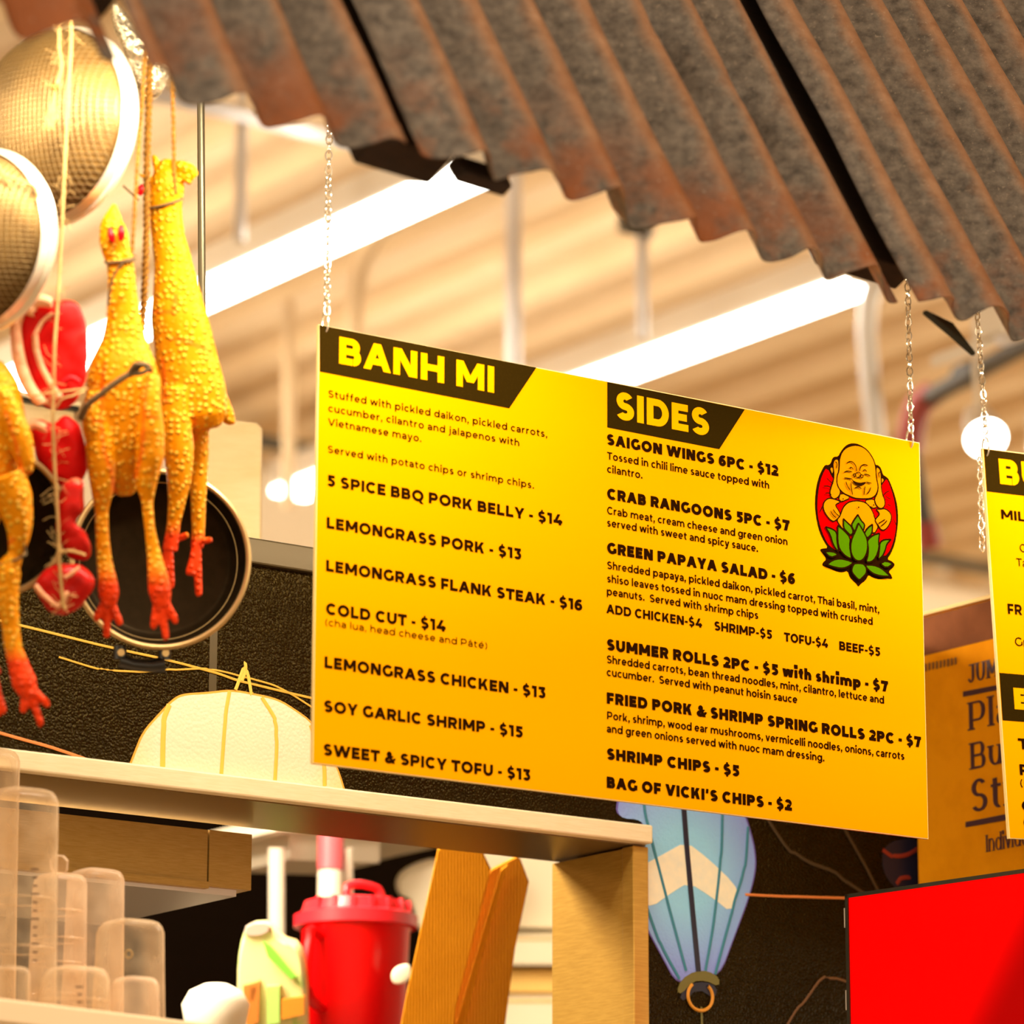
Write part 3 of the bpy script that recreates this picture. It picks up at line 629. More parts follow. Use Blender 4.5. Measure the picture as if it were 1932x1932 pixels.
for s, a, b in (('SAIGON WINGS 6PC - $12', (1144.4, 838.4), (1468, 899.2)), ('CRAB RANGOONS 5PC - $7', (1145, 941.2), (1489.5, 1002.4)), ('GREEN PAPAYA SALAD - $6', (1145, 1043.3), (1499.7, 1103.1)),
                ('SUMMER ROLLS 2PC - $5 with shrimp - $7', (1144.4, 1225), (1675.5, 1306.6)), ('FRIED PORK & SHRIMP SPRING ROLLS 2PC - $7', (1144.4, 1326), (1737.8, 1411.5)),
                ('SHRIMP CHIPS - $5', (1144.4, 1432.6), (1394.6, 1465)), ("BAG OF VICKI'S CHIPS - $2", (1144.4, 1486.1), (1493.5, 1530.1))):
    fc.text(s, a, b, .0162, .345, mb, M_ink)
for s, a, b in (('Tossed in chili lime sauce topped with', (1145, 866.4), (1450.9, 922.8)), ('cilantro.', (1145, 891.3), (1211.7, 903.5)), ('Crab meat, cream cheese and green onion', (1145, 969.9), (1485.4, 1028.7)),
                ('served with sweet and spicy sauce.', (1145, 993.1), (1429.7, 1041.6)), ('Shredded papaya, pickled daikon, pickled carrot, Thai basil, mint,', (1145, 1072.4), (1658.6, 1157.8)),
                ('shiso leaves tossed in nuoc mam dressing topped with crushed', (1145, 1098.4), (1646.3, 1179.2)), ('peanuts.  Served with shrimp chips', (1144.4, 1123.6), (1430.2, 1166.9)),
                ('Shredded carrots, bean thread noodles, mint, cilantro, lettuce and', (1144.4, 1249.6), (1667.8, 1328.8)), ('cucumber.  Served with peanut hoisin sauce', (1144.4, 1274.9), (1504, 1327)),
                ('Pork, shrimp, wood ear mushrooms, vermicelli noodles, onions, carrots', (1145, 1355.9), (1706, 1434.4)), ('and green onions served with nuoc mam dressing.', (1144.4, 1380.9), (1555, 1437.2))):
    fc.text(s, a, b, .0112, .205, mb, M_ink)
ua, va = fc.uv(1143.6, 1156.3); ub, vb = fc.uv(1660.4, 1238.3)
for s, x0, x1 in (('ADD CHICKEN-$4', 124, 637), ('SHRIMP-$5', 703, 1012), ('TOFU-$4', 1077, 1312), ('BEEF-$5', 1373, 1592)):
    f0, f1 = (x0 - 124) / 1468, (x1 - 124) / 1468
    L = lambda f: (1143.6 + 516.8 * f, 1156.3 + 82 * f)
    fc.text(s, L(f0), L(f1), .0133, .265, mb, M_ink)
# emblem
def zz(pts): return [(1500 + x / 5.854, 800 + y / 5.854) for x, y in pts]
def fill(pts, m, k, name, parent, it=1): return fc.poly(zz(smooth_poly(pts, True, it)), k).build(name, m, parent)
OUT = [(630, 210), (700, 220), (770, 260), (830, 330), (865, 400), (885, 450), (920, 455), (950, 490), (970, 560), (1000, 580), (1025, 595), (1060, 670), (1100, 780), (1130, 900), (1140, 1050), (1125, 1200), (1100, 1330), (1060, 1430), (1015, 1495), (1060, 1510), (1105, 1550), (1080, 1590), (1030, 1630), (1060, 1665), (1080, 1715), (1000, 1705), (930, 1718), (860, 1700), (810, 1665), (795, 1700), (770, 1735), (725, 1765), (698, 1802), (675, 1765), (640, 1735), (600, 1690), (580, 1620), (530, 1640), (470, 1635), (400, 1605), (340, 1580), (298, 1565), (305, 1530), (345, 1497), (320, 1450), (268, 1390), (300, 1375), (365, 1370), (320, 1300), (270, 1200), (240, 1080), (222, 960), (218, 850), (232, 700), (262, 580), (300, 500), (330, 450), (370, 455), (395, 430), (410, 380), (435, 360), (475, 360), (500, 310), (540, 255), (580, 225)]
em = fill(OUT, M_ink, .0003, 'emblem', mb)
em['label'] = 'printed emblem of a laughing bald figure above a green lotus'
fill([(350, 475), (300, 560), (265, 680), (247, 820), (245, 960), (262, 1080), (300, 1200), (345, 1300), (390, 1355), (450, 1400), (700, 1450), (985, 1470), (1050, 1390), (1085, 1290), (1110, 1170), (1115, 1050), (1105, 920), (1080, 790), (1040, 670), (1010, 605), (985, 640), (940, 700), (700, 800), (420, 620)], M_robe, .0005, 'robe', em)
lay = .0007; LN = MB(); w1 = 15 / 5.854 * 6.0 / F
def skin(pts, name, m=M_skin, ww=1.0, it=1):
    global lay
    p = smooth_poly(pts, True, it); lay += .00012
    fc.poly(zz(p), lay).build(name, m, em); b = MB(); fc.stroke(b, zz(p), w1 * ww, lay + .00005, True); b.build('outline', M_ink, em)
skin([(405, 470), (378, 490), (395, 535), (412, 558), (425, 500)], 'collar'); skin([(950, 590), (980, 610), (975, 640), (940, 670), (935, 620)], 'collar')
skin([(500, 755), (475, 830), (495, 850), (505, 865), (620, 815)], 'chest'); skin([(750, 845), (870, 825), (875, 880), (905, 925), (840, 935)], 'chest')
skin([(650, 848), (570, 870), (520, 930), (495, 1010), (455, 1060), (480, 1110), (510, 1150), (600, 1230), (870, 1215), (905, 1160), (910, 1130), (880, 1060), (850, 960), (800, 890), (740, 855)], 'belly')
skin([(440, 385), (415, 420), (412, 470), (425, 540), (420, 620), (395, 690), (378, 750), (385, 800), (420, 832), (460, 820), (490, 780), (495, 740), (470, 690), (455, 620), (470, 560), (478, 480), (475, 395)], 'ear')
skin([(890, 475), (925, 490), (942, 540), (945, 620), (945, 700), (960, 780), (988, 850), (985, 905), (955, 938), (915, 930), (880, 880), (870, 825), (905, 760), (912, 690), (893, 600), (885, 520)], 'ear')
skin([(640, 235), (560, 260), (510, 310), (485, 380), (482, 450), (478, 520), (455, 580), (455, 660), (480, 720), (530, 770), (600, 800), (650, 822), (710, 828), (760, 828), (830, 825), (880, 795), (905, 740), (910, 680), (890, 600), (885, 500), (870, 420), (835, 350), (780, 280), (710, 242)], 'head')
skin([(330, 840), (300, 890), (310, 960), (345, 1020), (385, 1065), (420, 1080), (445, 1065), (480, 1030), (495, 1000), (470, 950), (445, 915), (440, 890), (490, 870), (480, 850), (420, 830), (370, 820)], 'hand')
skin([(880, 940), (930, 945), (985, 935), (1040, 975), (1060, 1030), (1040, 1100), (1010, 1150), (970, 1180), (935, 1165), (915, 1130), (885, 1090), (875, 1060), (900, 1030), (925, 1000), (915, 975)], 'hand')
PETS = [[(685, 1005), (720, 1070), (760, 1110), (755, 1150), (735, 1200), (685, 1240), (640, 1180), (612, 1120), (640, 1065)], [(525, 1050), (565, 1090), (610, 1130), (635, 1200), (605, 1235), (560, 1190), (525, 1150)], [(845, 1112), (840, 1220), (780, 1270), (745, 1225), (790, 1150)],
        [(325, 1140), (400, 1160), (450, 1200), (452, 1300), (470, 1400), (465, 1415), (410, 1340), (380, 1230)], [(1050, 1278), (1000, 1330), (985, 1400), (950, 1470), (905, 1500), (920, 1390), (925, 1310), (970, 1280)],
        [(460, 1125), (530, 1180), (600, 1260), (590, 1350), (610, 1460), (605, 1495), (540, 1460), (480, 1390), (458, 1300)], [(922, 1210), (910, 1290), (915, 1380), (880, 1480), (830, 1530), (770, 1530), (795, 1450), (795, 1350), (780, 1290), (850, 1230)],
        [(310, 1412), (380, 1410), (430, 1420), (460, 1452), (380, 1482)], [(1070, 1550), (990, 1512), (925, 1545), (995, 1598)], [(335, 1557), (400, 1505), (480, 1488), (560, 1505), (635, 1535), (560, 1590), (480, 1600), (400, 1580)],
        [(755, 1560), (850, 1560), (930, 1590), (1000, 1650), (1035, 1688), (930, 1685), (850, 1660), (790, 1610)], [(640, 1545), (690, 1540), (745, 1550), (775, 1600), (770, 1660), (730, 1700), (695, 1732), (650, 1690), (612, 1640), (612, 1590)],
        [(685, 1100), (740, 1190), (780, 1270), (788, 1370), (770, 1450), (730, 1510), (685, 1522), (640, 1500), (605, 1440), (595, 1350), (615, 1260), (650, 1190)]]
for p in PETS:
    q = []
    for i in range(len(p)):
        q += [p[i]] if i else [p[0], p[0]]
    skin(q, 'petal', M_leaf, 1.35)
lay += .0002; b = MB()
for s_ in ([(555, 440), (590, 415), (630, 430), (660, 480), (665, 530)], [(695, 530), (705, 480), (740, 448), (790, 465)], [(585, 495), (605, 480), (628, 508)], [(525, 540), (560, 522), (615, 535)], [(735, 522), (755, 508), (775, 530)], [(745, 560), (780, 562), (815, 580)],
           [(525, 600), (570, 605), (615, 612)], [(760, 645), (830, 660)], [(640, 715), (680, 695), (720, 720)], [(545, 640), (560, 690), (590, 735)], [(820, 700), (805, 750), (775, 780)], [(600, 650), (605, 720), (620, 790)], [(757, 690), (750, 740), (745, 790)],
           [(375, 965), (400, 1010), (440, 1045)], [(402, 945), (430, 990), (472, 1025)], [(905, 1105), (950, 1075), (980, 1060)], [(925, 1140), (975, 1100), (1000, 1070)], [(330, 600), (370, 640), (405, 665)], [(295, 692), (350, 690), (385, 712)], [(315, 770), (360, 765), (385, 790)],
           [(1025, 745), (985, 760), (962, 795)], [(1045, 835), (1005, 820), (985, 800)], [(1045, 912), (1000, 890)], [(250, 990), (300, 890)], [(1062, 1040), (1110, 1140)], [(425, 420), (450, 440), (440, 500)], [(925, 530), (905, 550), (915, 600)]):
    fc.stroke(b, zz(smooth_poly(s_, False, 1)), w1 * .8, lay)
for x, y, r in ((680, 568, 30), (640, 570, 15), (718, 582, 17)):
    fc.stroke(b, zz([(x + r * cos(k * pi / 8), y + r * sin(k * pi / 8)) for k in range(16)]), w1 * .7, lay, True)
b.build('face_lines', M_ink, em)
fill([(600, 605), (640, 640), (700, 655), (770, 643), (750, 675), (700, 690), (640, 670)], M_ink, lay, 'mouth', em)
for x, y, r in ((515, 833, 8), (852, 900, 9), (685, 925, 9)): fill([(x + r * cos(k * pi / 4), y + r * sin(k * pi / 4)) for k in range(8)], M_ink, lay, 'dot', em)

# second board, hanging crooked at the right edge
d2 = hit(1905, 1582, TL + N * .02, N) - hit(1854, 845, TL + N * .02, N); H2 = d2.length; d2.normalize(); u2 = d2.cross(N); u2.normalize()
if u2.dot(E) < 0: u2 = -u2
O2 = hit(1854, 845, TL + N * .02, N)
m2, f2 = board('yellow menu board hanging crooked, cut off by the right edge', O2, u2, d2, N, .9, H2)
w, h_ = .9, H2
def band2(v0, v1, L): MB().add([f2.pt(.002, v0, .0003), f2.pt(.002, v1, .0003), f2.pt(L, v1, .0003), f2.pt(L + .05, v0, .0003)], [(0, 1, 2, 3)]).build('header_band', M_hdr, m2)
va = f2.uv(1859, 927)[1]; vb = f2.uv(1881, 1269)[1]; vc = f2.uv(1890, 1359)[1]
band2(.0015, va, .36); band2(vb, vc, .36)
def t2(s, p0, x1, cap, t, m, tr=0):
    u0, v0 = f2.uv(*p0); p = f2.pt(u0 + .1, v0); sl = None
    u1 = f2.uv(x1, p0[1] + (x1 - p0[0]) * .16)[0]; w_, polys = typeset(s, t, tr); b = MB(); sx = (u1 - u0) / w_
    for i, q in enumerate(polys): b.add([f2.pt(u0 + a * sx, v0 - y * cap, .0007 + (i % 7) * 4e-6) for a, y in q], [tuple(range(len(q)))])
    b.build('lettering', m, m2)
t2('BU', (1886.5, 913), 1969, .040, .30, M_ylet)
t2('MIL', (1889, 979), 1935, .0150, .24, M_ink); t2('C', (1924, 1041), 1936, .0125, .15, M_ink); t2('Ta', (1917.5, 1068), 1938, .0125, .15, M_ink)
t2('FR', (1901.5, 1158), 1928, .0160, .26, M_ink); t2('Gr', (1915, 1218), 1938, .0130, .15, M_ink)
t2('B', (1914, 1338), 1948, .033, .32, M_ylet); t2('T', (1921, 1413), 1941, .0165, .26, M_ink); t2('P', (1924, 1462), 1942, .0165, .26, M_ink)
t2('(s', (1925, 1484), 1941, .0120, .13, M_ink); t2('C', (1928, 1530), 1950, .0165, .28, M_ink); t2('(', (1931, 1558), 1937, .0120, .13, M_ink)

# chains
M_chain = mat('bright_zinc_chain', (.86, .76, .58), .22, .9)
lk = MB().ring(Vector((0, 0, 0)), Vector((1, 0, 0)), Z, .0045, .0074, .00135, 16, 6).mesh('link', smooth=True); lk.materials.append(M_chain)
def chain(label, bot, top, hook=True):
    t = thing('hanging_chain', label, 'chain', bot, 'zinc chains holding the boards')
    n = int((top - bot).length / .0112); d = (top - bot).normalized()
    for i in range(n):
        o = bpy.data.objects.new('link', lk); COL.objects.link(o); o.parent = t; o.location = d * (.0112 * i + .02)
        o.rotation_euler = (0, 0, PSI + (i % 2) * pi / 2 + .45 * sin(i * .55))
    if hook:
        MB().ring(bot + Z * .004 - N * .003, N, Z, .0075, .015, .0016, 24, 6).build('hook', M_chain, t, smooth=True)
    return t
def up(px, py, pt0):   # point straight above pt0 at the height of pixel row py
    r = hit(px, py, pt0, N); return Vector((pt0.x, pt0.y, r.z))
c1 = hit(616, 612, TL, N); chain('chain holding the left corner of the big menu board', c1, up(616, 130, c1))
c2 = hit(1719, 832, TL, N); chain('chain holding the right corner of the big menu board', c2, up(1719, 470, c2))
c3 = hit(1862, 848, TL + N * .02, N); t3 = up(1845, 480, c3); t3 += E * -.018; chain('chain holding the crooked cut-off menu board', c3, t3)
c4 = hit(1853, 1032, TL + N * .03, N); chain('loose chain end dangling beside the crooked menu board', c4 - Z * .02, c4 + Z * .135, False)

# ================================================================== carton with print and red screen
M_kraft = mat('kraft_carton', (.95, .36, .004), .8, var=(7, (.80, .28, .002), .45, .7), spec=.05)
M_brn = mat('brown_tape_band', (.24, .085, .035), .8, var=(20, (.20, .07, .03), .35, .65), spec=.05); M_pur = mat('purple_print_ink', (.075, .025, .03), .6)
CF = W(1733, 1500, .03); CE = -E           # the printed face looks along -E
bx = thing('printed_carton', 'large kraft carton with purple print between the two menu boards', 'carton', hit(1728, 1700, CF, E))
pl = hit(1731, 1700, CF, E); zt = hit(1740, 1163, CF, E).z; zb = pl.z - .1; LB = .42; th_ = .5
bevel(MB().box2(Vector((pl.x, pl.y, zb)), N, E, Z, LB, th_, zt - zb).build('box_body', M_kraft, bx), .006)
fb = Face(Vector((pl.x, pl.y, zt)), N, -Z, -E)
def vv(px, py): return fb.uv(px, py)
vb0 = vv(1745, 1237)[1]
MB().add([fb.pt(.001, .003, .0008), fb.pt(.001, vb0, .0008), fb.pt(LB - .001, vb0, .0008), fb.pt(LB - .001, .003, .0008)], [(0, 1, 2, 3)]).build('brown_band', M_brn, bx)
MB().box2(Vector((pl.x, pl.y, zt)) - E * .004 - N * .01, N, E, Z, LB + .02, .2, .006).build('top_flap', mat('torn_flap', (.85, .62, .28), .8), bx)
def tb(s, p0, p1, cap_px, t, h, serif, m=M_pur, tr=.05):
    a = vv(*p0); q = vv(p0[0], p0[1] - cap_px); fb.text(s, p0, p1, a[1] - q[1], t, bx, m, track=tr, h=h, serif=serif, k=.0016)
tb('JUM', (1828, 1288), (1884, 1276), 34, .20, .08, .05); tb('Pla', (1830, 1378), (1906, 1362), 53, .20, .07, .05); tb('Bu', (1833, 1452), (1892, 1440), 50, .20, .08, .05)
tb('Str', (1834, 1532), (1916, 1517), 60, .20, .09, .05); tb('Individu', (1862, 1608), (1940, 1593), 32, .15, .07, .04, tr=0)
for p in ([(1818, 1305), (1896, 1290), (1896, 1299), (1818, 1315)], [(1823, 1551), (1925, 1531), (1925, 1543), (1823, 1561)]):
    fb.poly(p, .0016).build('rule_line', M_pur, bx)
M_smr = mat('smudged_print', (.20, .085, .02), .8)
for i in range(9):
    x = 1746 + i * 7; y = 1262 - i * 1.5; fb.poly([(x, y - 9), (x + 4, y - 10), (x + 4, y + 4 - (i % 3)), (x, y + 5)], .0016).build('small_print_mark', M_smr, bx)
# screen
sv = Vector((sin(radians(42.3)), -cos(radians(42.3)), 0)); sn = Vector((-cos(radians(42.3)), -sin(radians(42.3)), 0))
S0 = P(1597, 1688, 6.05)
M_blk = mat('black_frame', (.012, .012, .006), .35)
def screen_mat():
    m = bpy.data.materials.new('red_screen_two_tone'); m.use_nodes = True; nt = m.node_tree; b = nt.nodes['Principled BSDF']
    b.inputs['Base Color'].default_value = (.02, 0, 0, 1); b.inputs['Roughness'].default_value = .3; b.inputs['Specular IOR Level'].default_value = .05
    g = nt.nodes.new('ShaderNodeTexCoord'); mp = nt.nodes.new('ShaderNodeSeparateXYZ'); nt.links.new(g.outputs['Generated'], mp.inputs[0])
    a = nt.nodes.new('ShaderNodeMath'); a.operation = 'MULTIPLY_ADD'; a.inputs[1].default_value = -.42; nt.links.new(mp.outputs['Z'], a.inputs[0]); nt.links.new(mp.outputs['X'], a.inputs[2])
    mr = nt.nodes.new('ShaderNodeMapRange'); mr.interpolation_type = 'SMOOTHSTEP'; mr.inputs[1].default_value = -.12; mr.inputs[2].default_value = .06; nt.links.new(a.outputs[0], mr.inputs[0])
    r = nt.nodes.new('ShaderNodeMix'); r.data_type = 'RGBA'; r.inputs[6].default_value = (1, 0, 0, 1); r.inputs[7].default_value = (.26, 0, 0, 1)  # bright red turns darker past a soft diagonal
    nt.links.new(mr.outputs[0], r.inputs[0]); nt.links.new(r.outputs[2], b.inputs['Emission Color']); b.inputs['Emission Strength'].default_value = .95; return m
tv = thing('menu_screen', 'flat screen in two-tone red with a thin black frame', 'screen', S0 - Z * .6 + sv * .45)
MB().box2(S0 - Z * .56, sv, sn * -1, Z, .95, .035, .56).build('back_case', M_blk, tv)
for p, a, b_ in ((S0 - Z * .006 + sn * .004, .95, .006), (S0 - Z * .56 + sn * .004, .95, .008)): MB().box2(p, sv, -sn, Z, a, .006, b_).build('frame_bar', M_blk, tv)
for p in (S0 - Z * .56 + sn * .004, S0 - Z * .56 + sn * .004 + sv * .944): MB().box2(p, sv, -sn, Z, .006, .006, .56).build('frame_bar', M_blk, tv)
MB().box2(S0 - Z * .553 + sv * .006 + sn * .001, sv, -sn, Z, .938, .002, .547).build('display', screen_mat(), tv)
for z_ in (.02, .145): MB().box2(S0 - Z * (z_ + .03) - sv * .006, sv, -sn, Z, .006, .02, .03).build('mount_clip', M_galv, tv)

# ================================================================== rusty awning
PR = radians(43.8); ER = Vector((cos(PR), sin(PR), 0)); NR = Vector((sin(PR), -cos(PR), 0))
ALF = radians(61); US = -NR * cos(ALF) + Z * sin(ALF); UN = US.cross(ER); UN = -UN if UN.z < 0 else UN
R0 = P(560, 222, 4.45)
def rs(px, py):
    q = hit(px, py, R0, UN) - R0; return q.dot(ER), q.dot(US)
def rust_mat():
    m = bpy.data.materials.new('rusty_corrugated_iron'); m.use_nodes = True; nt = m.node_tree; b = nt.nodes['Principled BSDF']
    b.inputs['Roughness'].default_value = .62; b.inputs['Metallic'].default_value = .25
    at = nt.nodes.new('ShaderNodeAttribute'); at.attribute_name = 'crest'
    tc = nt.nodes.new('ShaderNodeTexCoord')
    def nz(scale, det=8, stretch=None):
        n = nt.nodes.new('ShaderNodeTexNoise'); n.inputs['Scale'].default_value = scale; n.inputs['Detail'].default_value = det; n.inputs['Roughness'].default_value = .65
        nt.links.new(tc.outputs['Object'], n.inputs['Vector']); return n.outputs['Fac']
    def rm(src, lo, hi, c0, c1):
        r = nt.nodes.new('ShaderNodeValToRGB'); r.color_ramp.elements[0].position = lo; r.color_ramp.elements[1].position = hi
        r.color_ramp.elements[0].color = (*c0, 1); r.color_ramp.elements[1].color = (*c1, 1); nt.links.new(src, r.inputs[0]); return r.outputs[0]
    def mixc(f, a, c):
        x = nt.nodes.new('ShaderNodeMix'); x.data_type = 'RGBA'; nt.links.new(f, x.inputs[0]); nt.links.new(a, x.inputs[6]); nt.links.new(c, x.inputs[7]); return x.outputs[2]
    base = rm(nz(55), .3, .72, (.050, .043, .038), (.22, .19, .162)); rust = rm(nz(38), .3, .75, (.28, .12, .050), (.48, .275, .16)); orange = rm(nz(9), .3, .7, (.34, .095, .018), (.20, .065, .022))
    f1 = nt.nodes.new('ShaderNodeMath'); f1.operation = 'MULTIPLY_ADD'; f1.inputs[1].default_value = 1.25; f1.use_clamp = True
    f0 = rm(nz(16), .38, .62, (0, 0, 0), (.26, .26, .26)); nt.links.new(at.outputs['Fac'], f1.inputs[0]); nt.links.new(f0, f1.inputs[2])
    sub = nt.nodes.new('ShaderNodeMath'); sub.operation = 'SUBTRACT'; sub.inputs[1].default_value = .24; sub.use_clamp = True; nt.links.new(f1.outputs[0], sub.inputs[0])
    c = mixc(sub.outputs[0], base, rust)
    a2 = nt.nodes.new('ShaderNodeAttribute'); a2.attribute_name = 'eave'
    f2_ = nt.nodes.new('ShaderNodeMath'); f2_.operation = 'MULTIPLY'; f2_.use_clamp = True
    e0 = rm(nz(7, 4), .46, .62, (0, 0, 0), (1, 1, 1)); nt.links.new(a2.outputs['Fac'], f2_.inputs[0]); nt.links.new(e0, f2_.inputs[1])
    c = mixc(f2_.outputs[0], c, orange)
    sp_ = rm(nz(160, 3), .62, .70, (0, 0, 0), (.45, .45, .45)); pale = nt.nodes.new('ShaderNodeRGB'); pale.outputs[0].default_value = (.40, .33, .26, 1)
    c = mixc(sp_, c, pale.outputs[0]); nt.links.new(c, b.inputs['Base Color'])
    bp = nt.nodes.new('ShaderNodeBump'); bp.inputs['Strength'].default_value = .5; bp.inputs['Distance'].default_value = .002; nt.links.new(nz(180, 4), bp.inputs['Height']); nt.links.new(bp.outputs[0], b.inputs['Normal'])
    return m
M_rust = rust_mat(); M_wood = mat('dark_old_timber', (.030, .014, .007), .85, var=(30, (.018, .009, .005), .35, .65, (1, 1, 6)))
PITCH = .116
def sheet(label, s0, s1, lift, edge, dents=(), seed=0, tilt=0, amp=.0155, L=1.3, eg=1.0):
    """corrugated sheet; edge(s) is the lower rim along the slope; returns the object"""
    ns = int((s1 - s0) / PITCH * 18); nt_ = 130; vs = []; cr = []; ev = []
    for j in range(nt_ + 1):
        for i in range(ns + 1):
            s_ = s0 + (s1 - s0) * i / ns; e0 = edge(s_); q = j / nt_; t_ = e0 + (L - e0) * (q ** 1.5)
            ph = sin(2 * pi * s_ / PITCH); prof = ph * (1 + .25 * abs(ph))
            k = lift + tilt * (s_ - s0) + amp * prof + .004 * noise.noise(Vector((s_ * 6, t_ * 5, seed)))
            for ds, dt, rs_, rt_, dep in dents:
                g = ((s_ - ds) / rs_) ** 2 + ((t_ - dt) / rt_) ** 2
                if g < 4: k -= dep * math.exp(-g)
            if q < .08: k += .004 * noise.noise(Vector((s_ * 22, 3.1, seed)))
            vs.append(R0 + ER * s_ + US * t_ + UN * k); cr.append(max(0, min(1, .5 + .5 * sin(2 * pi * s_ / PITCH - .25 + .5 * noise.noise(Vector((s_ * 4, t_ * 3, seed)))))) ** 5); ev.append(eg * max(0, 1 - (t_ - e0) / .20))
    n1 = ns + 1; fs = [(j * n1 + i, j * n1 + i + 1, (j + 1) * n1 + i + 1, (j + 1) * n1 + i) for j in range(nt_) for i in range(ns)]
    b = MB().add(vs, fs); o = b.build('corrugated_sheet', M_rust, smooth=True)
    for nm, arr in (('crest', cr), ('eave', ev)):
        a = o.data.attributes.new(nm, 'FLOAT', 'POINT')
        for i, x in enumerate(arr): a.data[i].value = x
    sm = o.modifiers.new('thickness', 'SOLIDIFY'); sm.thickness = .0022; sm.offset = -1
    return tag(o, label, 'roof sheet', 'corrugated sheets of the rusty awning')
def jag(seed, a=.020): return lambda s_: a * noise.noise(Vector((s_ * 9, seed, 1.7))) + .5 * a * noise.noise(Vector((s_ * 31, seed, 4.4)))
sA = rs(215, 90)[0]; sB0 = rs(262, 105)[0]; sB1 = rs(742, 262)[0]; sC0 = rs(800, 290)[0]; sC1 = rs(1688, 560)[0]; sD0 = rs(1700, 568)[0]
j1, j2, j3, j4 = jag(1.3), jag(2.6), jag(5.1), jag(8.8)
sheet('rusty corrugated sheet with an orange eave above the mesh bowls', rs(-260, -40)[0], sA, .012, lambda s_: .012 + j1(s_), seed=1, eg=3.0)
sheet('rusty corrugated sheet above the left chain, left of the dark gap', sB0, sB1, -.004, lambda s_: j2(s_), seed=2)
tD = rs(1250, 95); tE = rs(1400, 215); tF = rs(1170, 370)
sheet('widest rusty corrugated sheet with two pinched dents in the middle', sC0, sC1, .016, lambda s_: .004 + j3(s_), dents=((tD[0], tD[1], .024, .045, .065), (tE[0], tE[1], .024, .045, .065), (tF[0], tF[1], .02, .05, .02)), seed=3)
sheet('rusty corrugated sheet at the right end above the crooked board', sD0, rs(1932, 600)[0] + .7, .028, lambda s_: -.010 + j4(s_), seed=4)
# timber carrying the sheets
def timber(label, p, q, w, h_):
    d = (q - p).normalized(); n = UN - d * UN.dot(d); n.normalize(); s_ = d.cross(n)
    tag(bevel(MB().obox((p + q) / 2, d, s_, n, (q - p).length, w, h_).build('timber_batten', M_wood), .003), label, 'timber', 'timbers under the awning')
def rp(s_, t_, k): return R0 + ER * s_ + US * t_ + UN * k
sl, sr = rs(-260, -40)[0], rs(1932, 600)[0] + .6
timber('dark timber batten along the eave under the sheets', rp(sl, .34, -.10), rp(sr, .34, -.10), .05, .05)
timber('dark timber rafter showing in the gap left of the widest sheet', rp((sB1 + sC0) / 2 + .05, .05, -.05), rp((sB1 + sC0) / 2 + .03, 1.4, -.045), .12, .05)
timber('dark timber rafter under the seam of the right end sheet', rp((sC1 + sD0) / 2 + .025, .10, -.035), rp((sC1 + sD0) / 2 + .025, 1.4, -.035), .16, .04)
timber('dark timber rafter near the left mesh bowls', rp((sA + sB0) / 2, .16, -.045), rp((sA + sB0) / 2, 1.4, -.045), .12, .05)
sp0 = rs(950, 330)[0]; timber('short dark timber block under the left end of the widest sheet', rp(sp0 - .05, .030, -.024), rp(sp0 + .03, .030, -.024), .03, .02)
sp1 = rs(1790, 590)[0]
tag(MB().slab([rp(sp1 - .03, .02, -.012), rp(sp1 + .02, .01, -.012), rp(sp1 + .045, -.035, -.016), rp(sp1 + .01, -.008, -.014)], UN * -.008, .05, 1).build('bent_flashing', M_blk), 'torn black flashing tip between the two right chains', 'flashing')

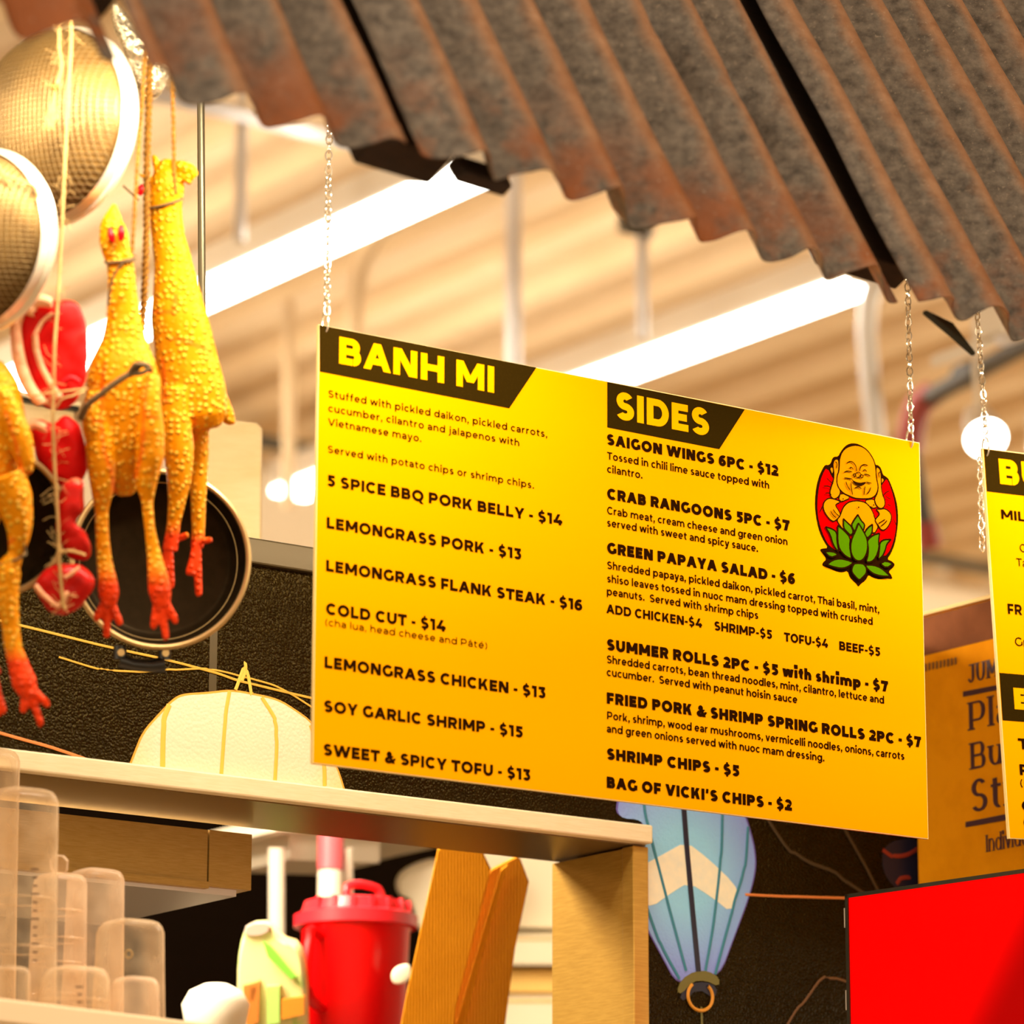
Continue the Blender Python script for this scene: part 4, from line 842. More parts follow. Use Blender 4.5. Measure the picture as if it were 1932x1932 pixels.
# ================================================================== goods hanging at the left
def remesh(mb_, name, m, parent, vox, sm=6, o=None, disp=None):
    """weld overlapping pieces into one continuous skin"""
    ob = mb_.build(name, m, parent, o=o)
    r = ob.modifiers.new('weld', 'REMESH'); r.mode = 'VOXEL'; r.voxel_size = vox; r.use_smooth_shade = True
    s_ = ob.modifiers.new('soften', 'SMOOTH'); s_.iterations = sm; s_.factor = .5
    dg = bpy.context.evaluated_depsgraph_get(); dg.update()
    me = bpy.data.meshes.new_from_object(ob.evaluated_get(dg)); ob.modifiers.clear(); ob.data = me
    if not me.materials: me.materials.append(m)
    for p in me.polygons: p.use_smooth = True
    if disp:
        nr = [v.normal.copy() for v in me.vertices]
        for v, n_ in zip(me.vertices, nr): v.co += n_ * disp(v.co)
        me.update()
    return ob
def chicken_mat(name, z_red, z_blend):
    """yellow goose-pimpled rubber whose feet are dipped in red (height in world space of the hung toy)"""
    m = bpy.data.materials.new(name); m.use_nodes = True; nt = m.node_tree; b = nt.nodes['Principled BSDF']; b.inputs['Roughness'].default_value = .45; b.inputs['Specular IOR Level'].default_value = .22; b.inputs['Specular Tint'].default_value = (1, .8, .4, 1)
    b.inputs['Subsurface Weight'].default_value = .12; b.inputs['Subsurface Radius'].default_value = (.01, .005, .001)
    at = nt.nodes.new('ShaderNodeAttribute'); at.attribute_name = 'dip'
    tc = nt.nodes.new('ShaderNodeTexCoord'); v = nt.nodes.new('ShaderNodeTexVoronoi'); v.inputs['Scale'].default_value = 118; v.inputs['Randomness'].default_value = .6
    nt.links.new(tc.outputs['Object'], v.inputs['Vector'])
    r = nt.nodes.new('ShaderNodeValToRGB'); r.color_ramp.elements[0].position = 0; r.color_ramp.elements[1].position = 1
    r.color_ramp.elements[0].color = (.74, .43, .03, 1); r.color_ramp.elements[1].color = (.60, .20, .0, 1); pm = nt.nodes.new('ShaderNodeMapRange'); pm.interpolation_type = 'SMOOTHSTEP'; pm.inputs[1].default_value = .10; pm.inputs[2].default_value = .52; nt.links.new(v.outputs['Distance'], pm.inputs[0])
    nt.links.new(pm.outputs[0], r.inputs[0])
    n = nt.nodes.new('ShaderNodeTexNoise'); n.inputs['Scale'].default_value = 22; nt.links.new(tc.outputs['Object'], n.inputs['Vector'])
    rr = nt.nodes.new('ShaderNodeValToRGB'); rr.color_ramp.elements[0].position = .58; rr.color_ramp.elements[1].position = .75; nt.links.new(n.outputs['Fac'], rr.inputs[0])
    ma = nt.nodes.new('ShaderNodeMath'); ma.operation = 'MULTIPLY'; ma.inputs[1].default_value = .35; nt.links.new(rr.outputs[0], ma.inputs[0])
    m1 = nt.nodes.new('ShaderNodeMix'); m1.data_type = 'RGBA'; nt.links.new(ma.outputs[0], m1.inputs[0]); nt.links.new(r.outputs[0], m1.inputs[6]); m1.inputs[7].default_value = (.80, .14, .004, 1)
    m2_ = nt.nodes.new('ShaderNodeMix'); m2_.data_type = 'RGBA'; nt.links.new(at.outputs['Fac'], m2_.inputs[0]); nt.links.new(m1.outputs[2], m2_.inputs[6]); m2_.inputs[7].default_value = (.66, .035, .003, 1)
    nt.links.new(m2_.outputs[2], b.inputs['Base Color'])
    bp = nt.nodes.new('ShaderNodeBump'); bp.invert = True; bp.inputs['Distance'].default_value = .0032; bp.inputs['Strength'].default_value = .9
    nt.links.new(pm.outputs[0], bp.inputs['Height']); nt.links.new(bp.outputs[0], b.inputs['Normal']); return m
M_chick = chicken_mat('goosebump_rubber', 0, 0)
M_red = mat('glossy_red_rubber', (.66, .004, .008), .35, spec=.15); M_twine = mat('dark_twine', (.11, .062, .018), .9); M_jute = mat('pale_jute', (.46, .28, .09), .9); M_hemp = mat('hemp_rope', (.24, .105, .016), .85, var=(260, (.10, .04, .005), .4, .65), spec=.05)
def limb(b, d, pts, k=1.0, n=12, asp=1.0):
    """pts: (px, py, radius px, depth offset m)"""
    c = [P(p[0], p[1], d + (p[3] if len(p) > 3 else 0)) for p in pts]; r = [(p[2] * d / F, p[2] * d / F * asp) for p in pts]
    q = spline(c, 4); rr = []
    for i in range(len(r) - 1):
        for t_ in range(4): f = t_ / 4; rr.append((r[i][0] * (1 - f) + r[i + 1][0] * f, r[i][1] * (1 - f) + r[i + 1][1] * f))
    rr.append(r[-1]); b.tube(q, rr, n, side=RT if abs((q[-1] - q[0]).normalized().x) < .8 else Z)
def foot(b, d, x, y, toes, back=None, s=1.0):
    for tx, ty in toes: limb(b, d, [(x, y - 10, 9 * s), (x + (tx - x) * .5, y + (ty - y) * .45, 8.5 * s, -.004), (tx, ty - 6, 7.5 * s, -.008), (tx, ty, 4.5 * s, -.008)], n=8)
    if back: limb(b, d, [(x, y - 12, 8 * s), (back[0], back[1], 6 * s, -.004)], n=8)
def segd(x, y, a, b):
    dx, dy = b[0] - a[0], b[1] - a[1]; t_ = max(0, min(1, ((x - a[0]) * dx + (y - a[1]) * dy) / (dx * dx + dy * dy))); return sqrt((x - a[0] - dx * t_) ** 2 + (y - a[1] - dy * t_) ** 2)
def dip(ob, spec, o, creases=()):
    """store how far each point lies inside the red-dipped feet: spec = list of (pixel y where it starts, x range)"""
    a = ob.data.attributes.new('dip', 'FLOAT', 'POINT')
    for i, v in enumerate(ob.data.vertices):
        w_ = v.co + o; c = w_ - CAM; dz = c.dot(FW); X_ = 966 + F * c.dot(RT) / dz; Y_ = 966 - F * c.dot(UP) / dz; val = 0
        for y0, xa, xb, span in spec:
            if xa <= X_ <= xb: val = max(val, min(1, max(0, (Y_ - y0) / span)))
        for cr in creases:
            for q in range(len(cr) - 1): val = max(val, .62 * max(0, 1 - segd(X_, Y_, cr[q], cr[q + 1]) / 7))
        a.data[i].value = val
def toy(label, d, parts, feet, dips, creases=(), vox=.0024):
    b = MB()
    for p in parts: limb(b, d, p[0], asp=p[1] if len(p) > 1 else 1.0, n=16)
    for f in feet: foot(b, d, *f)
    lo = min(b.v, key=lambda v: v.z); t = thing('rubber_chicken', label, 'toy', Vector(lo), 'rubber chickens on ropes')
    ob = remesh(b, 'body', M_chick, t, vox, 3); dip(ob, dips, root_loc(t), creases); return t
DA = 5.08
ca = toy('rubber chicken with upturned beak, second from the left edge', DA, [
    ([(216, 384, 3), (214, 400, 12), (212, 425, 24), (215, 450, 29), (219, 472, 27), (226, 492, 26), (229, 520, 26), (231, 560, 29), (233, 600, 33), (234, 640, 42), (233, 680, 60), (232, 720, 70), (231, 770, 70), (231, 830, 62), (232, 880, 45), (235, 920, 26), (236, 936, 12)], .85),
    ([(180, 740, 16, -.03), (176, 790, 22, -.035), (188, 840, 28, -.03), (192, 880, 28, -.03), (193, 925, 22, -.03), (192, 965, 13, -.03), (193, 1010, 13, -.03), (197, 1060, 15, -.03), (203, 1100, 19, -.035), (205, 1122, 20, -.035), (205, 1146, 11, -.037)], 1.0),
    ([(288, 710, 16, -.03), (284, 760, 20, -.04), (284, 810, 26, -.04), (282, 860, 28, -.04), (276, 910, 21, -.04), (278, 950, 11, -.04), (283, 1000, 10, -.04), (291, 1050, 14, -.04), (298, 1090, 20, -.045), (302, 1116, 22, -.045), (306, 1148, 13, -.047)], 1.0),
], [(204, 1122, [(182, 1172), (201, 1204), (225, 1180)]), (300, 1112, [(290, 1186), (313, 1208), (330, 1176)])], [(1062, 150, 250, 45), (1055, 255, 350, 55)],
 [[(196, 690), (193, 730), (190, 790), (196, 850), (212, 900), (216, 930)], [(280, 700), (274, 740), (270, 800), (268, 850), (256, 900)], [(276, 785), (296, 790)], [(175, 795), (190, 800)]])
def nub(par, d, pts, m, name): b = MB(); limb(b, d, pts, n=10); return b.build(name, m, par, smooth=True)
nub(ca, DA, [(207, 430, 4, -.022), (210, 445, 8, -.024), (213, 458, 3, -.023)], M_red, 'wattle'); nub(ca, DA, [(228, 425, 4, -.022), (229, 440, 8, -.024), (228, 455, 3, -.023)], M_red, 'wattle')
DB = 5.22
cb_ = toy('rubber chicken with beak turned right, hanging against the lamp', DB, [
    ([(318, 300, 10), (316, 325, 26), (316, 350, 33), (313, 378, 32), (313, 405, 31), (318, 450, 32), (327, 500, 37), (333, 550, 45), (338, 600, 54), (347, 650, 57), (355, 700, 62), (364, 745, 64), (370, 785, 60), (372, 812, 36)], .8),
    ([(320, 318, 14), (345, 316, 13, -.01), (362, 322, 10, -.012), (368, 335, 7, -.012)], 1.0), ([(330, 330, 12), (350, 335, 9, -.01), (360, 345, 6, -.01)], 1.0),
    ([(300, 345, 14), (298, 320, 9), (292, 300, 7), (288, 292, 4)], .7), ([(302, 350, 10), (290, 342, 8), (275, 335, 5), (262, 328, 3)], .8),
    ([(395, 720, 24, .03), (412, 760, 22, .03), (432, 790, 13, .03), (442, 800, 4, .03)], 1.0),
    ([(330, 730, 24, -.03), (330, 790, 30, -.03), (336, 850, 30, -.03), (338, 900, 24, -.03), (334, 945, 17, -.03), (328, 985, 13, -.03), (324, 1015, 14, -.03), (320, 1040, 15, -.03)], 1.0),
    ([(375, 800, 20, .02), (374, 850, 21, .02), (374, 900, 18, .02), (374, 950, 15, .02), (374, 1000, 13, .02), (372, 1035, 13, .02)], 1.0),
], [(318, 1036, [(306, 1090), (323, 1110)], (356, 1008)), (371, 1034, [(357, 1086), (375, 1126)], (400, 1018))], [(982, 300, 352, 30), (1000, 352, 420, 22)],
 [[(325, 640), (350, 645), (385, 660)], [(305, 680), (310, 720), (312, 760)], [(330, 560), (328, 590)], [(285, 590), (325, 590)], [(366, 790), (368, 830)]])
nub(cb_, DB, [(272, 350, 5), (266, 358, 9), (262, 368, 4)], M_red, 'wattle')
DC = 4.98
cc = toy('rubber chicken cut off by the left edge of the photo', DC, [
    ([(-50, 690, 45), (-40, 730, 75), (-35, 800, 85), (-40, 880, 80), (-45, 960, 60), (-40, 1010, 25)], .8),
    ([(2, 735, 18, -.03), (18, 780, 24, -.03), (38, 830, 24, -.03), (48, 870, 18, -.03), (52, 895, 8, -.03)], 1.0),
    ([(8, 900, 42, -.03), (28, 950, 34, -.03), (36, 1000, 24, -.03), (30, 1045, 14, -.03), (16, 1080, 24, -.03), (14, 1130, 22, -.03), (20, 1180, 17, -.03), (26, 1225, 17, -.03), (36, 1258, 20, -.03), (46, 1288, 24, -.03), (58, 1318, 13, -.032)], 1.0),
    ([(-70, 900, 40, -.02), (-60, 1000, 28, -.02), (-50, 1100, 18, -.02), (-30, 1220, 16, -.02), (-15, 1275, 18, -.02)], 1.0),
], [(50, 1288, [(44, 1346), (76, 1370), (88, 1334)]), (-12, 1285, [(-20, 1330), (6, 1346), (-4, 1352)])], [(1222, -200, 120, 30)], [[(10, 780), (30, 840), (40, 890), (62, 895)], [(0, 1040), (25, 1020)]])

# ropes and twine
def twisted(b, pts, r, strands=2, lay_=.017):
    q = spline(pts, 14); Ls = [0]
    for i in range(1, len(q)): Ls.append(Ls[-1] + (q[i] - q[i - 1]).length)
    n_ = max(12, int(Ls[-1] / lay_ * 6))
    for s_ in range(strands):
        path = []; j = 0
        for k in range(n_ + 1):
            L_ = Ls[-1] * k / n_
            while j < len(Ls) - 2 and Ls[j + 1] < L_: j += 1
            f = (L_ - Ls[j]) / max(1e-9, Ls[j + 1] - Ls[j]); p = q[j].lerp(q[j + 1], f); t_ = (q[j + 1] - q[j]).normalized()
            a = RT - t_ * RT.dot(t_); a.normalize(); c = t_.cross(a); an = 2 * pi * L_ / lay_ + 2 * pi * s_ / strands
            path.append(p + (a * cos(an) + c * sin(an)) * r * .62)
        b.tube(path, r * .66, 5)
    return b
def rope(label, pts, r=.0022, m=M_hemp, name='hanging_rope', grp='ropes holding the toys'):
    t = thing(name, label, 'rope', P(*pts[-1]), grp); q = [P(*p) for p in pts]
    for s_ in range(2):
        b = MB(); twisted(b, q, r, 2); n_ = len(b.v) // 2; fs = [f for f in b.f if (max(f) < n_) == (s_ == 0)]
        bb = MB(); bb.v = b.v[:n_] if s_ == 0 else b.v[n_:]; bb.f = [tuple(i - (0 if s_ == 0 else n_) for i in f) for f in fs]; bb.build('strand', m, t, smooth=True)
    return t
D_ = 5.06
rope('thin rope running down to the chicken with the upturned beak', [(279, 40, 5.1), (273, 110, 5.1), (266, 220, 5.09), (258, 330, 5.06), (252, 430, 5.045), (249, 478, 5.04)], .0024)
rope('thick doubled rope hanging between the two chickens', [(284, 30, 5.16), (283, 110, 5.16), (280, 220, 5.16), (277, 330, 5.16), (276, 450, 5.16), (273, 540, 5.16), (268, 622, 5.16)], .0042)
rope('thin rope running down to the chicken with the turned beak', [(322, 60, 5.17), (324, 130, 5.17), (327, 230, 5.165), (329, 330, 5.16), (331, 365, 5.16)], .0025)
def wrap(label, d, cx, cy, rx, ry, tilt, r=.0017, tail=None, par=None):
    c = P(cx, cy, d); ax = (RT * cos(tilt) + UP * sin(tilt)); s_ = d / F; b = MB()
    pts = [c + ax * (rx * s_ * cos(k * pi / 12)) + FW * (rx * s_ * .9 * sin(k * pi / 12)) + UP * (ry * s_ * sin(2 * k * pi / 24)) for k in range(25)]
    b.tube(pts, r, 6); o = b.build('tie_cord', M_twine, par, smooth=True)
    if tail: MB().tube(spline([P(x, y, d_) for x, y, d_ in tail]), r, 6).build('tie_tail', M_twine, par, smooth=True)
wrap('', DA, 227, 489, 29, 6, .18, .0016, [(232, 495, 5.035), (215, 520, 5.04), (207, 545, 5.045), (204, 575, 5.05)], ca)
wrap('', DA, 228, 492, 28, 4, .08, .0016, None, ca)
wrap('', DB, 312, 383, 34, 6, .26, .0016, [(262, 378, 5.19), (245, 362, 5.185), (232, 350, 5.18)], cb_)
MB().tube(spline([P(152, 790, 5.015), P(168, 762, 5.0), P(195, 740, 4.99), P(225, 718, 4.985), P(250, 702, 4.985), P(270, 688, 4.99), P(285, 697, 4.99)]), .0042, 7).build('tie_cord', M_twine, ca, smooth=True)
MB().tube(spline([P(245, 702, 4.983), P(258, 688, 4.98), P(280, 692, 4.985), P(272, 702, 4.983), P(250, 706, 4.983)]), .0032, 7).build('tie_cord', M_twine, ca, smooth=True)
MB().tube(spline([P(0, 940, 4.945), P(22, 970, 4.935), P(40, 1010, 4.94), P(48, 1042, 4.945), P(40, 1052, 4.94), P(0, 1066, 4.94)]), .0018, 6).build('tie_cord', M_twine, cc, smooth=True)

# jute string with fuzz
def fuzz(b, q, n_, ln, seed):
    rnd = random.Random(seed)
    for _ in range(n_):
        i = rnd.randrange(len(q)); p = q[i]; d = (RT * rnd.uniform(-1, 1) + UP * rnd.uniform(-.7, .7) + FW * rnd.uniform(-.4, .4)).normalized(); l = ln * rnd.uniform(.3, 1)
        d2 = (d + UP * rnd.uniform(-1, 1) + RT * rnd.uniform(-.6, .6)).normalized(); b.tube([p, p + d * l * .5, p + d * l * .6 + d2 * l * .5], .00035, 3, cap=False)
def jute(label, pts, r, nf, ln, seed):
    t = thing('jute_string', label, 'string', P(*pts[-1]), 'frayed jute strings'); q = spline([P(*p) for p in pts], 10)
    MB().tube(q, r, 7).build('cord', M_jute, t, smooth=True); b = MB(); fuzz(b, q, nf, ln, seed); o = b.build('fuzz', M_jute, t); o['kind'] = 'stuff'; return t
j0 = jute('long frayed jute string threading through the hanging meat slices', [(134, 40, 5.0), (133, 100, 5.0), (126, 230, 5.0), (119, 380, 5.0), (113, 500, 5.0), (108, 580, 4.985), (103, 660, 4.97), (101, 740, 4.972), (100, 800, 4.972), (103, 880, 4.98), (110, 1000, 4.985), (112, 1060, 4.985), (118, 1130, 4.985), (122, 1150, 4.985)], .0021, 150, .022, 3)
MB().tube(spline([P(105, 770, 4.968), P(120, 752, 4.966), P(140, 745, 4.97), P(160, 738, 4.98)]), .0012, 6).build('cross_tie', M_jute, j0); MB().tube(spline([P(55, 748, 4.97), P(90, 742, 4.965), P(130, 737, 4.968), P(165, 733, 4.985)]), .0012, 6).build('cross_tie', M_jute, j0)
MB().tube(spline([P(112, 1042, 4.985), P(135, 1040, 4.982), P(160, 1046, 4.985)]), .0018, 6).build('cross_tie', M_jute, j0)
j1_ = jute('short knotted jute end with a frayed tassel before the mesh bowl', [(112, 50, 5.0), (112, 90, 5.0), (116, 125, 5.0), (111, 150, 5.0), (104, 165, 4.995)], .0018, 40, .020, 9)
MB().ring(P(103, 164, 4.995), RT, UP, .0035, .003, .0018, 16, 6).build('knot', M_hemp, j1_, smooth=True)
b = MB()
for k in range(10): b.tube(spline([P(104, 168, 4.995), P(100 - k * 1.2 + 4, 195 + k, 4.99), P(94 - k * 2.0 + 10, 225 + 3 * (k % 3), 4.99), P(80 + k * 2.4, 244 - 3 * (k % 4), 4.99)]), .0007, 4)
o = b.build('tassel', M_jute, j1_); o['kind'] = 'stuff'
jute('looped jute cord tied between the two mesh bowls', [(-20, 280, 4.93), (4, 325, 4.93), (25, 338, 4.93), (50, 345, 4.93), (66, 355, 4.93), (70, 372, 4.93), (58, 380, 4.93), (38, 372, 4.93), (18, 350, 4.93), (0, 322, 4.93)], .0019, 24, .018, 12)

# felt meat
def meat_mat(name, c0, c1, fat, sc_, lo, hi, rough=.5):
    m = mat(name, c0, rough, spec=.12); nt = m.node_tree; b = nt.nodes['Principled BSDF']; tc = nt.nodes.new('ShaderNodeTexCoord')
    n = nt.nodes.new('ShaderNodeTexNoise'); n.inputs['Scale'].default_value = sc_; n.inputs['Detail'].default_value = 3; n.inputs['Distortion'].default_value = 1.2; nt.links.new(tc.outputs['Object'], n.inputs['Vector'])
    r = nt.nodes.new('ShaderNodeValToRGB'); e = r.color_ramp.elements; e[0].position = .3; e[0].color = (*c0, 1); e[1].position = lo; e[1].color = (*c1, 1); x = e.new(hi); x.color = (*fat, 1)
    nt.links.new(n.outputs['Fac'], r.inputs[0]); nt.links.new(r.outputs[0], b.inputs['Base Color'])
    bp = nt.nodes.new('ShaderNodeBump'); bp.inputs['Strength'].default_value = .6; bp.inputs['Distance'].default_value = .006; nt.links.new(n.outputs['Fac'], bp.inputs['Height']); nt.links.new(bp.outputs[0], b.inputs['Normal']); return m
M_meat = meat_mat('red_felt_meat', (.66, .004, .004), (.74, .008, .006), (.80, .03, .02), 14, .55, .7); M_meatd = meat_mat('marbled_red_meat', (.40, .006, .004), (.46, .010, .006), (.66, .26, .12), 20, .58, .66, .3)
M_fat = mat('pink_fat', (.80, .40, .20), .6, bump=('noise', 60, .6, .006), var=(30, (.74, .22, .12), .5, .75))
def blob(b, pts, d, th, back=0): b.slab([P(x, y, d) for x, y in smooth_poly(pts, True, 2)], FW * th, .45, 6)
def meat(label, d, outline, th, m, extra=()):
    lo = max(outline, key=lambda p: p[1]); t = thing('felt_meat', label, 'toy meat', P(lo[0], lo[1], d), 'toy meat pieces on a string'); b = MB(); blob(b, outline, d, th)
    remesh(b, 'slice', m, t, .003, 4, disp=lambda c: .0022 * noise.noise(c * 55))
    for nm, mm, pts, dd, rr in extra:
        b = MB(); limb(b, dd, [(x, y, r_) for x, y, r_ in pts], n=10); b.build(nm, mm, t, smooth=True)
    return t
meat('topmost bright red meat slab with pink fat rim', 4.985, [(30, 580), (60, 562), (100, 566), (130, 560), (155, 585), (166, 640), (164, 690), (152, 735), (140, 765), (105, 776), (75, 765), (48, 730), (32, 670), (20, 620)], .03, M_meat,
     [('fat_rim', M_fat, [(34, 590, 14), (30, 620, 11), (33, 660, 12), (42, 700, 13), (58, 735, 12), (80, 762, 11)], 4.982, 0), ('fat_rim', M_fat, [(36, 588, 12), (55, 578, 13), (62, 590, 10)], 4.98, 0), ('fat_rim', M_fat, [(62, 570, 12), (82, 568, 12), (98, 572, 9)], 4.98, 0),
      ('fat_streak', M_fat, [(66, 632, 6), (70, 665, 6), (80, 695, 6), (98, 728, 6), (112, 750, 8)], 4.983, 0), ('fat_streak', M_fat, [(66, 632, 5), (82, 605, 4), (100, 590, 4)], 4.983, 0), ('rolled_end', M_red, [(118, 722, 5), (135, 714, 7), (152, 722, 5)], 4.98, 0)])
meat('second bright red meat piece under the fat-rimmed slab', 5.06, [(46, 800, ), (70, 788), (100, 800), (118, 780), (140, 790), (158, 825), (163, 870), (158, 905), (135, 925), (100, 920), (72, 880), (58, 840)], .035, M_meat, [('fat_rim', M_fat, [(50, 808, 8), (66, 800, 10), (86, 808, 8)], 4.987, 0)])
meat('dark red meat twist hanging below the second piece', 5.0, [(108, 915), (135, 900), (158, 905), (152, 940), (158, 960), (135, 985), (150, 1000), (168, 1020), (172, 1050), (150, 1062), (120, 1050), (100, 1000)], .035, M_meatd)
meat('lowest marbled red meat bundle beside the left pan', 4.99, [(58, 1110), (75, 1075), (110, 1062), (150, 1064), (172, 1085), (176, 1105), (158, 1140), (130, 1158), (105, 1163), (78, 1145)], .04, M_meatd, [('fat_streak', M_fat, [(66, 1104, 6), (85, 1125, 5), (112, 1142, 4), (128, 1120, 6)], 4.988, 0), ('fat_streak', M_fat, [(122, 1090, 3), (135, 1082, 4), (150, 1070, 3)], 4.985, 0)])
tag(MB().slab([P(x, y, 4.99) for x, y in smooth_poly([(-30, 520), (2, 522), (6, 545), (2, 562), (-30, 565)], True, 2)], FW * .02, .4, 5).build('red_tag', M_red, smooth=True), 'sliver of a red felt piece at the left edge below mesh bowl', 'toy meat')

# pans
M_pan = mat('dark_nonstick', (.008, .0045, .0015), .45, var=(60, (.012, .0065, .0025), .4, .6), spec=.12); M_pan.node_tree.nodes['Principled BSDF'].inputs['Specular Tint'].default_value = (1, .65, .3, 1)
M_rimm = mat('worn_pan_rim', (.58, .40, .17), .32, .85); M_hand = mat('black_bakelite', (.010, .009, .007), .3)
def pan(label, d, cx, cy, rx, tilt_y, tilt_x, depth=.045, handle=None):
    s_ = d / F; R_ = rx * s_; c = P(cx, cy, d); ax = (-FW + RT * tilt_y + UP * tilt_x).normalized(); a = RT - ax * RT.dot(ax); a.normalize(); b_ = ax.cross(a)
    t = thing('frying_pan', label, 'pan', c - Z * R_, 'dark pans hung on the wall')
    MB().lathe(c, a, b_, ax, [(0, -depth), (R_ * .78, -depth), (R_ * .84, -depth + .004), (R_ * .95, -.012), (R_ * .985, -.002)], 72).build('inside', M_pan, t, smooth=True)
    MB().lathe(c, a, b_, ax, [(R_ * 1.0, -.003), (R_ * .97, -.014), (R_ * .86, -depth), (R_ * .8, -depth - .006), (0, -depth - .006)], 72).build('outside', M_pan, t, smooth=True)
    MB().ring(c, a, b_, R_ * .99, R_ * .99, .0042, 96, 8).build('rim', M_rimm, t, smooth=True)
    MB().ring(c - ax * .030, a, b_, R_ * .895, R_ * .895, .0012, 96, 6).build('inner_bead', M_rimm, t, smooth=True)
    if handle:
        h0, h1, dy = handle; e = b_ * -1
        for k in (h0, h1):
            p = c + a * (k * s_) + e * R_ * .97; MB().tube([p - ax * .02, p + e * .018 - ax * .02], .009, 10).build('handle_lug', M_hand, t, smooth=True)
            MB().tube([p + e * .010 - ax * .008, p + e * .010 - ax * .002], .005, 10).build('rivet', M_rimm, t, smooth=True)
        p0 = c + a * (h0 * s_) + e * (R_ * .97 + .02) - ax * .02; p1 = c + a * (h1 * s_) + e * (R_ * .97 + .024) - ax * .02
        MB().tube([p0, p0.lerp(p1, .3) + e * .004, p0.lerp(p1, .7) + e * .004, p1], [.010, .008, .009, .012], 10).build('handle_bar', M_hand, t, smooth=True)
    return t
pan('large dark pan with worn metal rim behind the chicken legs', 5.36, 303, 1055, 168, .18, .10, .05, (-72, 12, 0))
pan('dark pan cut off by the left edge behind the meat', 5.04, -12, 985, 138, .15, .05, .03)

# mesh bowls
M_mesh = mat('golden_wire_cloth', (.30, .165, .04), .5, .35, var=(11, (.13, .062, .01), .42, .62), bump=('wave', 160, .5, .002)); M_wire = mat('bright_tinned_wire', (.40, .27, .11), .45, .6); M_rimw = mat('white_tin_rim', (.95, .86, .68), .3, .5)
def bowl(label, d, cx, cy, R_px, axis, flat=.62):
    s_ = d / F; R_ = R_px * s_; ax = axis.normalized(); a = RT - ax * RT.dot(ax); a.normalize(); b_ = ax.cross(a); c = P(cx, cy, d)
    t = thing('mesh_bowl', label, 'strainer', c - Z * R_, 'wire mesh bowls under the awning')
    prof = [(R_ * sin(k * pi / 24) ** .85 if k else 0, R_ * flat * cos(k * pi / 24)) for k in range(13)]
    MB().lathe(c, a, b_, ax, prof, 64).build('wire_cloth', M_mesh, t, smooth=True)
    b = MB()
    for k in range(-17, 18):                # crossed wires lying on the bowl
        for sw_ in (0, 1):
            pts = []
            for j in range(-14, 15):
                u_, v_ = k / 18, j / 14 * sqrt(max(0, 1 - (k / 18) ** 2)); x, y = (u_, v_) if sw_ == 0 else (v_, u_)
                rr = min(1, sqrt(x * x + y * y)); th = math.asin(min(1, rr ** (1 / .85))); pts.append(c + a * (x * R_ * 1.006) + b_ * (y * R_ * 1.006) + ax * (R_ * flat * cos(th) * 1.006))
            b.tube(pts, .00055, 4, cap=False)
    o = b.build('mesh_wires', M_wire, t); o['kind'] = 'stuff'
    MB().ring(c, a, b_, R_ * 1.0, R_ * 1.0, .006, 72, 8).build('rim', M_rimw, t, smooth=True)
    MB().lathe(c, a, b_, ax, [(R_ * 1.012, 0), (R_ * 1.012, .010), (R_ * .998, .022)], 72).build('rim_band', M_rimw, t, smooth=True)
    return t
bowl('upper wire mesh bowl with bright tin rim at top left', 5.14, 112, 240, 186, -FW * .75 + RT * -.55 + UP * .12)
bowl('lower wire mesh bowl with bright tin rim at the left edge', 5.0, -36, 458, 172, -FW * .8 + RT * -.5 + UP * .1)
tag(MB().slab([P(x, y, 5.3) for x, y in smooth_poly([(205, -20), (235, 20), (262, 60), (285, 95), (312, 100), (318, 135), (300, 180), (272, 190), (245, 150), (230, 90), (205, 40)], True, 2)], FW * .05, .4, 5).build('foil_bag', mat('crinkled_foil', (.82, .70, .46), .25, .8, bump=('noise', 30, 1.0, .03)), smooth=True), 'crinkled foil bag in the roof gap behind the ropes', 'bag')
pipe('hanging_rod', 'slim dark steel rod standing right of the turned-beak chicken', 'rod', [P(384, 1010, 5.75), P(378, 60, 5.75)], .0055, mat('dark_steel_rod', (.20, .17, .10), .3, .7))

# pale boards behind the wall top
M_ply = mat('pale_board', (.82, .64, .36), .6, var=(10, (.74, .56, .28), .35, .65, (1, 1, 5)))
pb = tag(bevel(MB().slab([P(x, y, 6.5) for x, y in [(388, 812), (388, 1090), (492, 1100), (494, 808), (484, 797), (440, 792), (400, 790)]], FW * .03, .01, 1).build('plywood_board', M_ply), .003), 'pale plywood board standing behind the wall beside big pan', 'board')
pc = thing('pale_cabinet', 'pale cabinet top behind the meat at the left edge', 'cabinet', P(40, 1060, 6.6))
p = P(-160, 1060, 6.6); s_ = 6.6 / F
MB().box2(p, E, -N, Z, 330 * s_, .3, 345 * s_).build('body', M_ply, pc); MB().box2(p + Z * (345 * s_) - E * .01 + N * .012, E, -N, Z, 345 * s_, .33, .008).build('top_edge', M_blk, pc); MB().box2(p + Z * (345 * s_ + .008) - E * .012 + N * .014, E, -N, Z, 350 * s_, .33, .008).build('top', M_steel, pc)

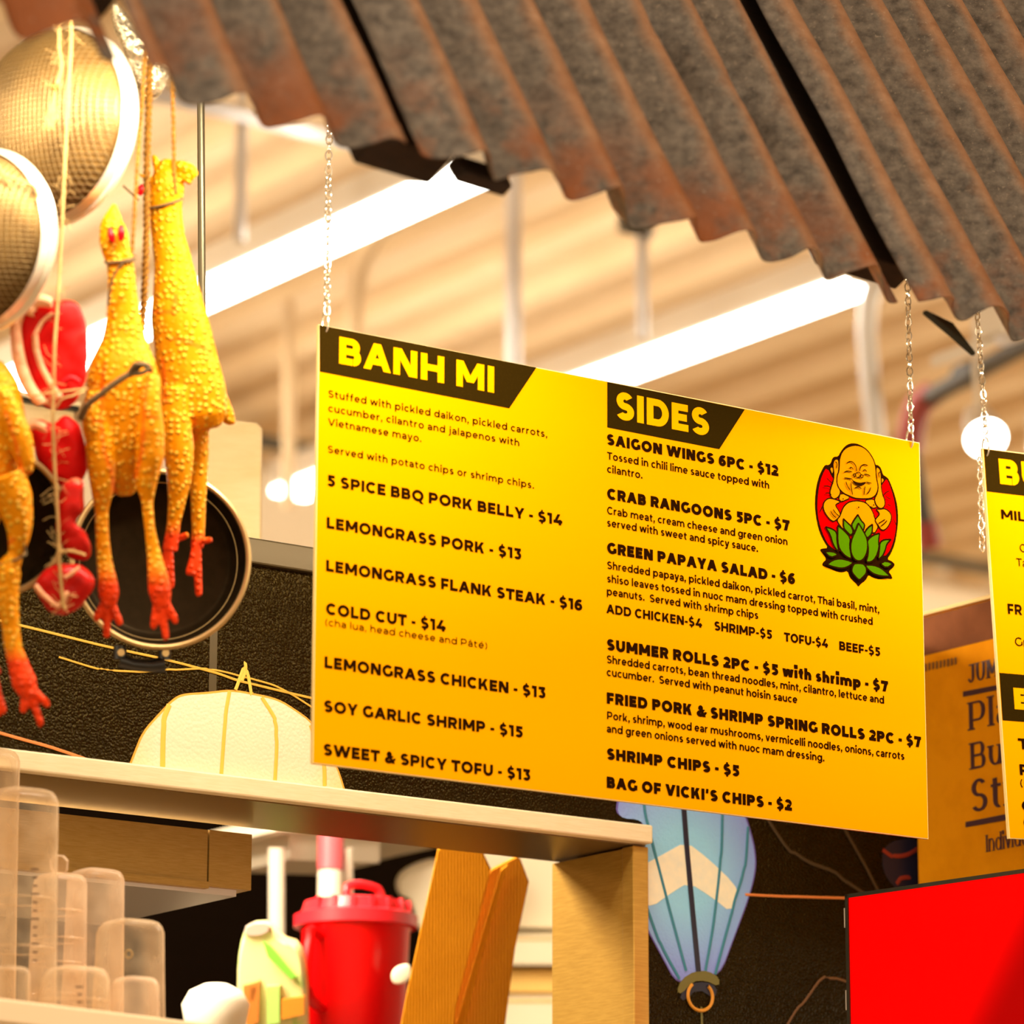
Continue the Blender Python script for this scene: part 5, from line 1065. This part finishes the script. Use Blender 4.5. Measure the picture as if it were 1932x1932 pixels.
# ================================================================== clear tubs in a bin at lower left
M_tub = clear_plastic('cloudy_tub_plastic', (.88, .66, .42), .10); M_tub2 = clear_plastic('rosy_tub_plastic', (.92, .68, .46), .18); M_mark = mat('tub_scale_ink', (.06, .02, .01), .6)
def tub(label, d, cx, top, w_px, h_px, m=M_tub, ribs=(), marks=None, sq=.8):
    s_ = d / F; r = w_px / 2 * s_; h_ = h_px * s_; c = P(cx, top + h_px, d); t = thing('plastic_tub', label, 'tub', c, 'upturned clear tubs in the bin')
    k = .18 * r * 2
    n_ = 40; b = MB(); prof = [(r * 1.03, 0), (r * .99, h_ * .3), (r * .95, h_ * .62), (r * .92, h_ - k), (r * .86, h_ - k * .5), (r * .76, h_ - k * .15), (r * .62, h_), (0, h_ + .0004)]
    vs = []
    for R_, z_ in prof:
        for j in range(n_):
            a = 2 * pi * j / n_; f = (abs(cos(a)) ** 4 + abs(sin(a)) ** 5) ** -.25; f = 1 + (f - 1) * sq; vs.append(c + E * (R_ * cos(a) * f / 1.08) - N * (R_ * sin(a) * f / 1.08) + Z * z_)
    fs = [(i * n_ + j, i * n_ + (j + 1) % n_, (i + 1) * n_ + (j + 1) % n_, (i + 1) * n_ + j) for i in range(len(prof) - 1) for j in range(n_)]
    b.add(vs, fs).build('shell', m, t, smooth=True)
    for q in ribs:
        z_ = h_ * q; R_ = r * (1.03 - .11 * q); MB().ring(c + Z * z_, E, -N, R_, R_, .0011, 40, 5).build('rim_ring', m, t, smooth=True)
    if marks:
        f = Face(c, RT, -Z, -FW); x0, y0, y1, n2 = marks
        for i in range(n2):
            y = y0 + (y1 - y0) * i / (n2 - 1); p_ = P(x0, y, d - r * 1.05 / 1); MB().obox(p_, RT, FW, UP, (9 if i % 3 else 15) * s_, .0006, 3.0 * s_).build('scale_mark', M_mark, t)
    return t
tub('tall clear tub at the back, cut off by left edge', 5.42, -42, 1408, 128, 560)
tub('large clear tub with printed scale, front left', 5.16, 26, 1486, 146, 470, M_tub, (.55, .35), (66, 1640, 1812, 12))
tub('rosy clear tub with three rings behind the printed-scale tub', 5.27, 104, 1648, 106, 330, M_tub2, (.78, .62, .48, .3))
tub('rounded clear tub between the ringed tub and right tub', 5.34, 172, 1640, 112, 330, M_tub2)
rt_ = tub('rightmost clear tub with a small moulded circle', 5.22, 240, 1737, 132, 250, M_tub)
tub('low clear tub with black measuring lines at the front', 5.08, 138, 1826, 132, 160, M_tub, (.6,), (150, 1862, 1905, 4))
tub('small clear tub in front of the rightmost tub', 5.1, 252, 1845, 92, 140, M_tub2)
tub('small clear tub low at the left edge', 5.06, 15, 1825, 76, 160, M_tub)
MB().ring(P(243, 1800, 5.17), RT, UP, .0045, .0052, .0008, 20, 5).build('moulded_circle', M_jute, rt_)
tag(MB().slab([P(x, y, 5.3) for x, y in smooth_poly([(92, 1612), (128, 1616), (126, 1652), (94, 1650)], True, 1)], FW * .02, .1, 3).build('clear_lid', M_tub2, smooth=True), 'small square clear lid on top of the ringed tub', 'lid')
bn = thing('storage_bin', 'pale storage bin holding the clear tubs', 'bin', P(150, 2060, 5.1))
M_bin = mat('pale_bin', (.72, .54, .34), .5)
p0, p1 = P(-120, 1874, 4.88), P(425, 1940, 5.08); d = (p1 - p0).normalized(); n_ = d.cross(Z).normalized()
bevel(MB().obox((p0 + p1) / 2 - Z * .012, d, n_, Z, (p1 - p0).length, .008, .03).build('rim', M_bin, bn), .003); MB().obox((p0 + p1) / 2 - Z * .13 - n_ * .004, d, n_, Z, (p1 - p0).length, .005, .22).build('front_wall', M_bin, bn)
MB().obox((p0 + p1) / 2 - Z * .20 - n_ * .22, d, n_, Z, (p1 - p0).length, .42, .006).build('base', M_bin, bn)
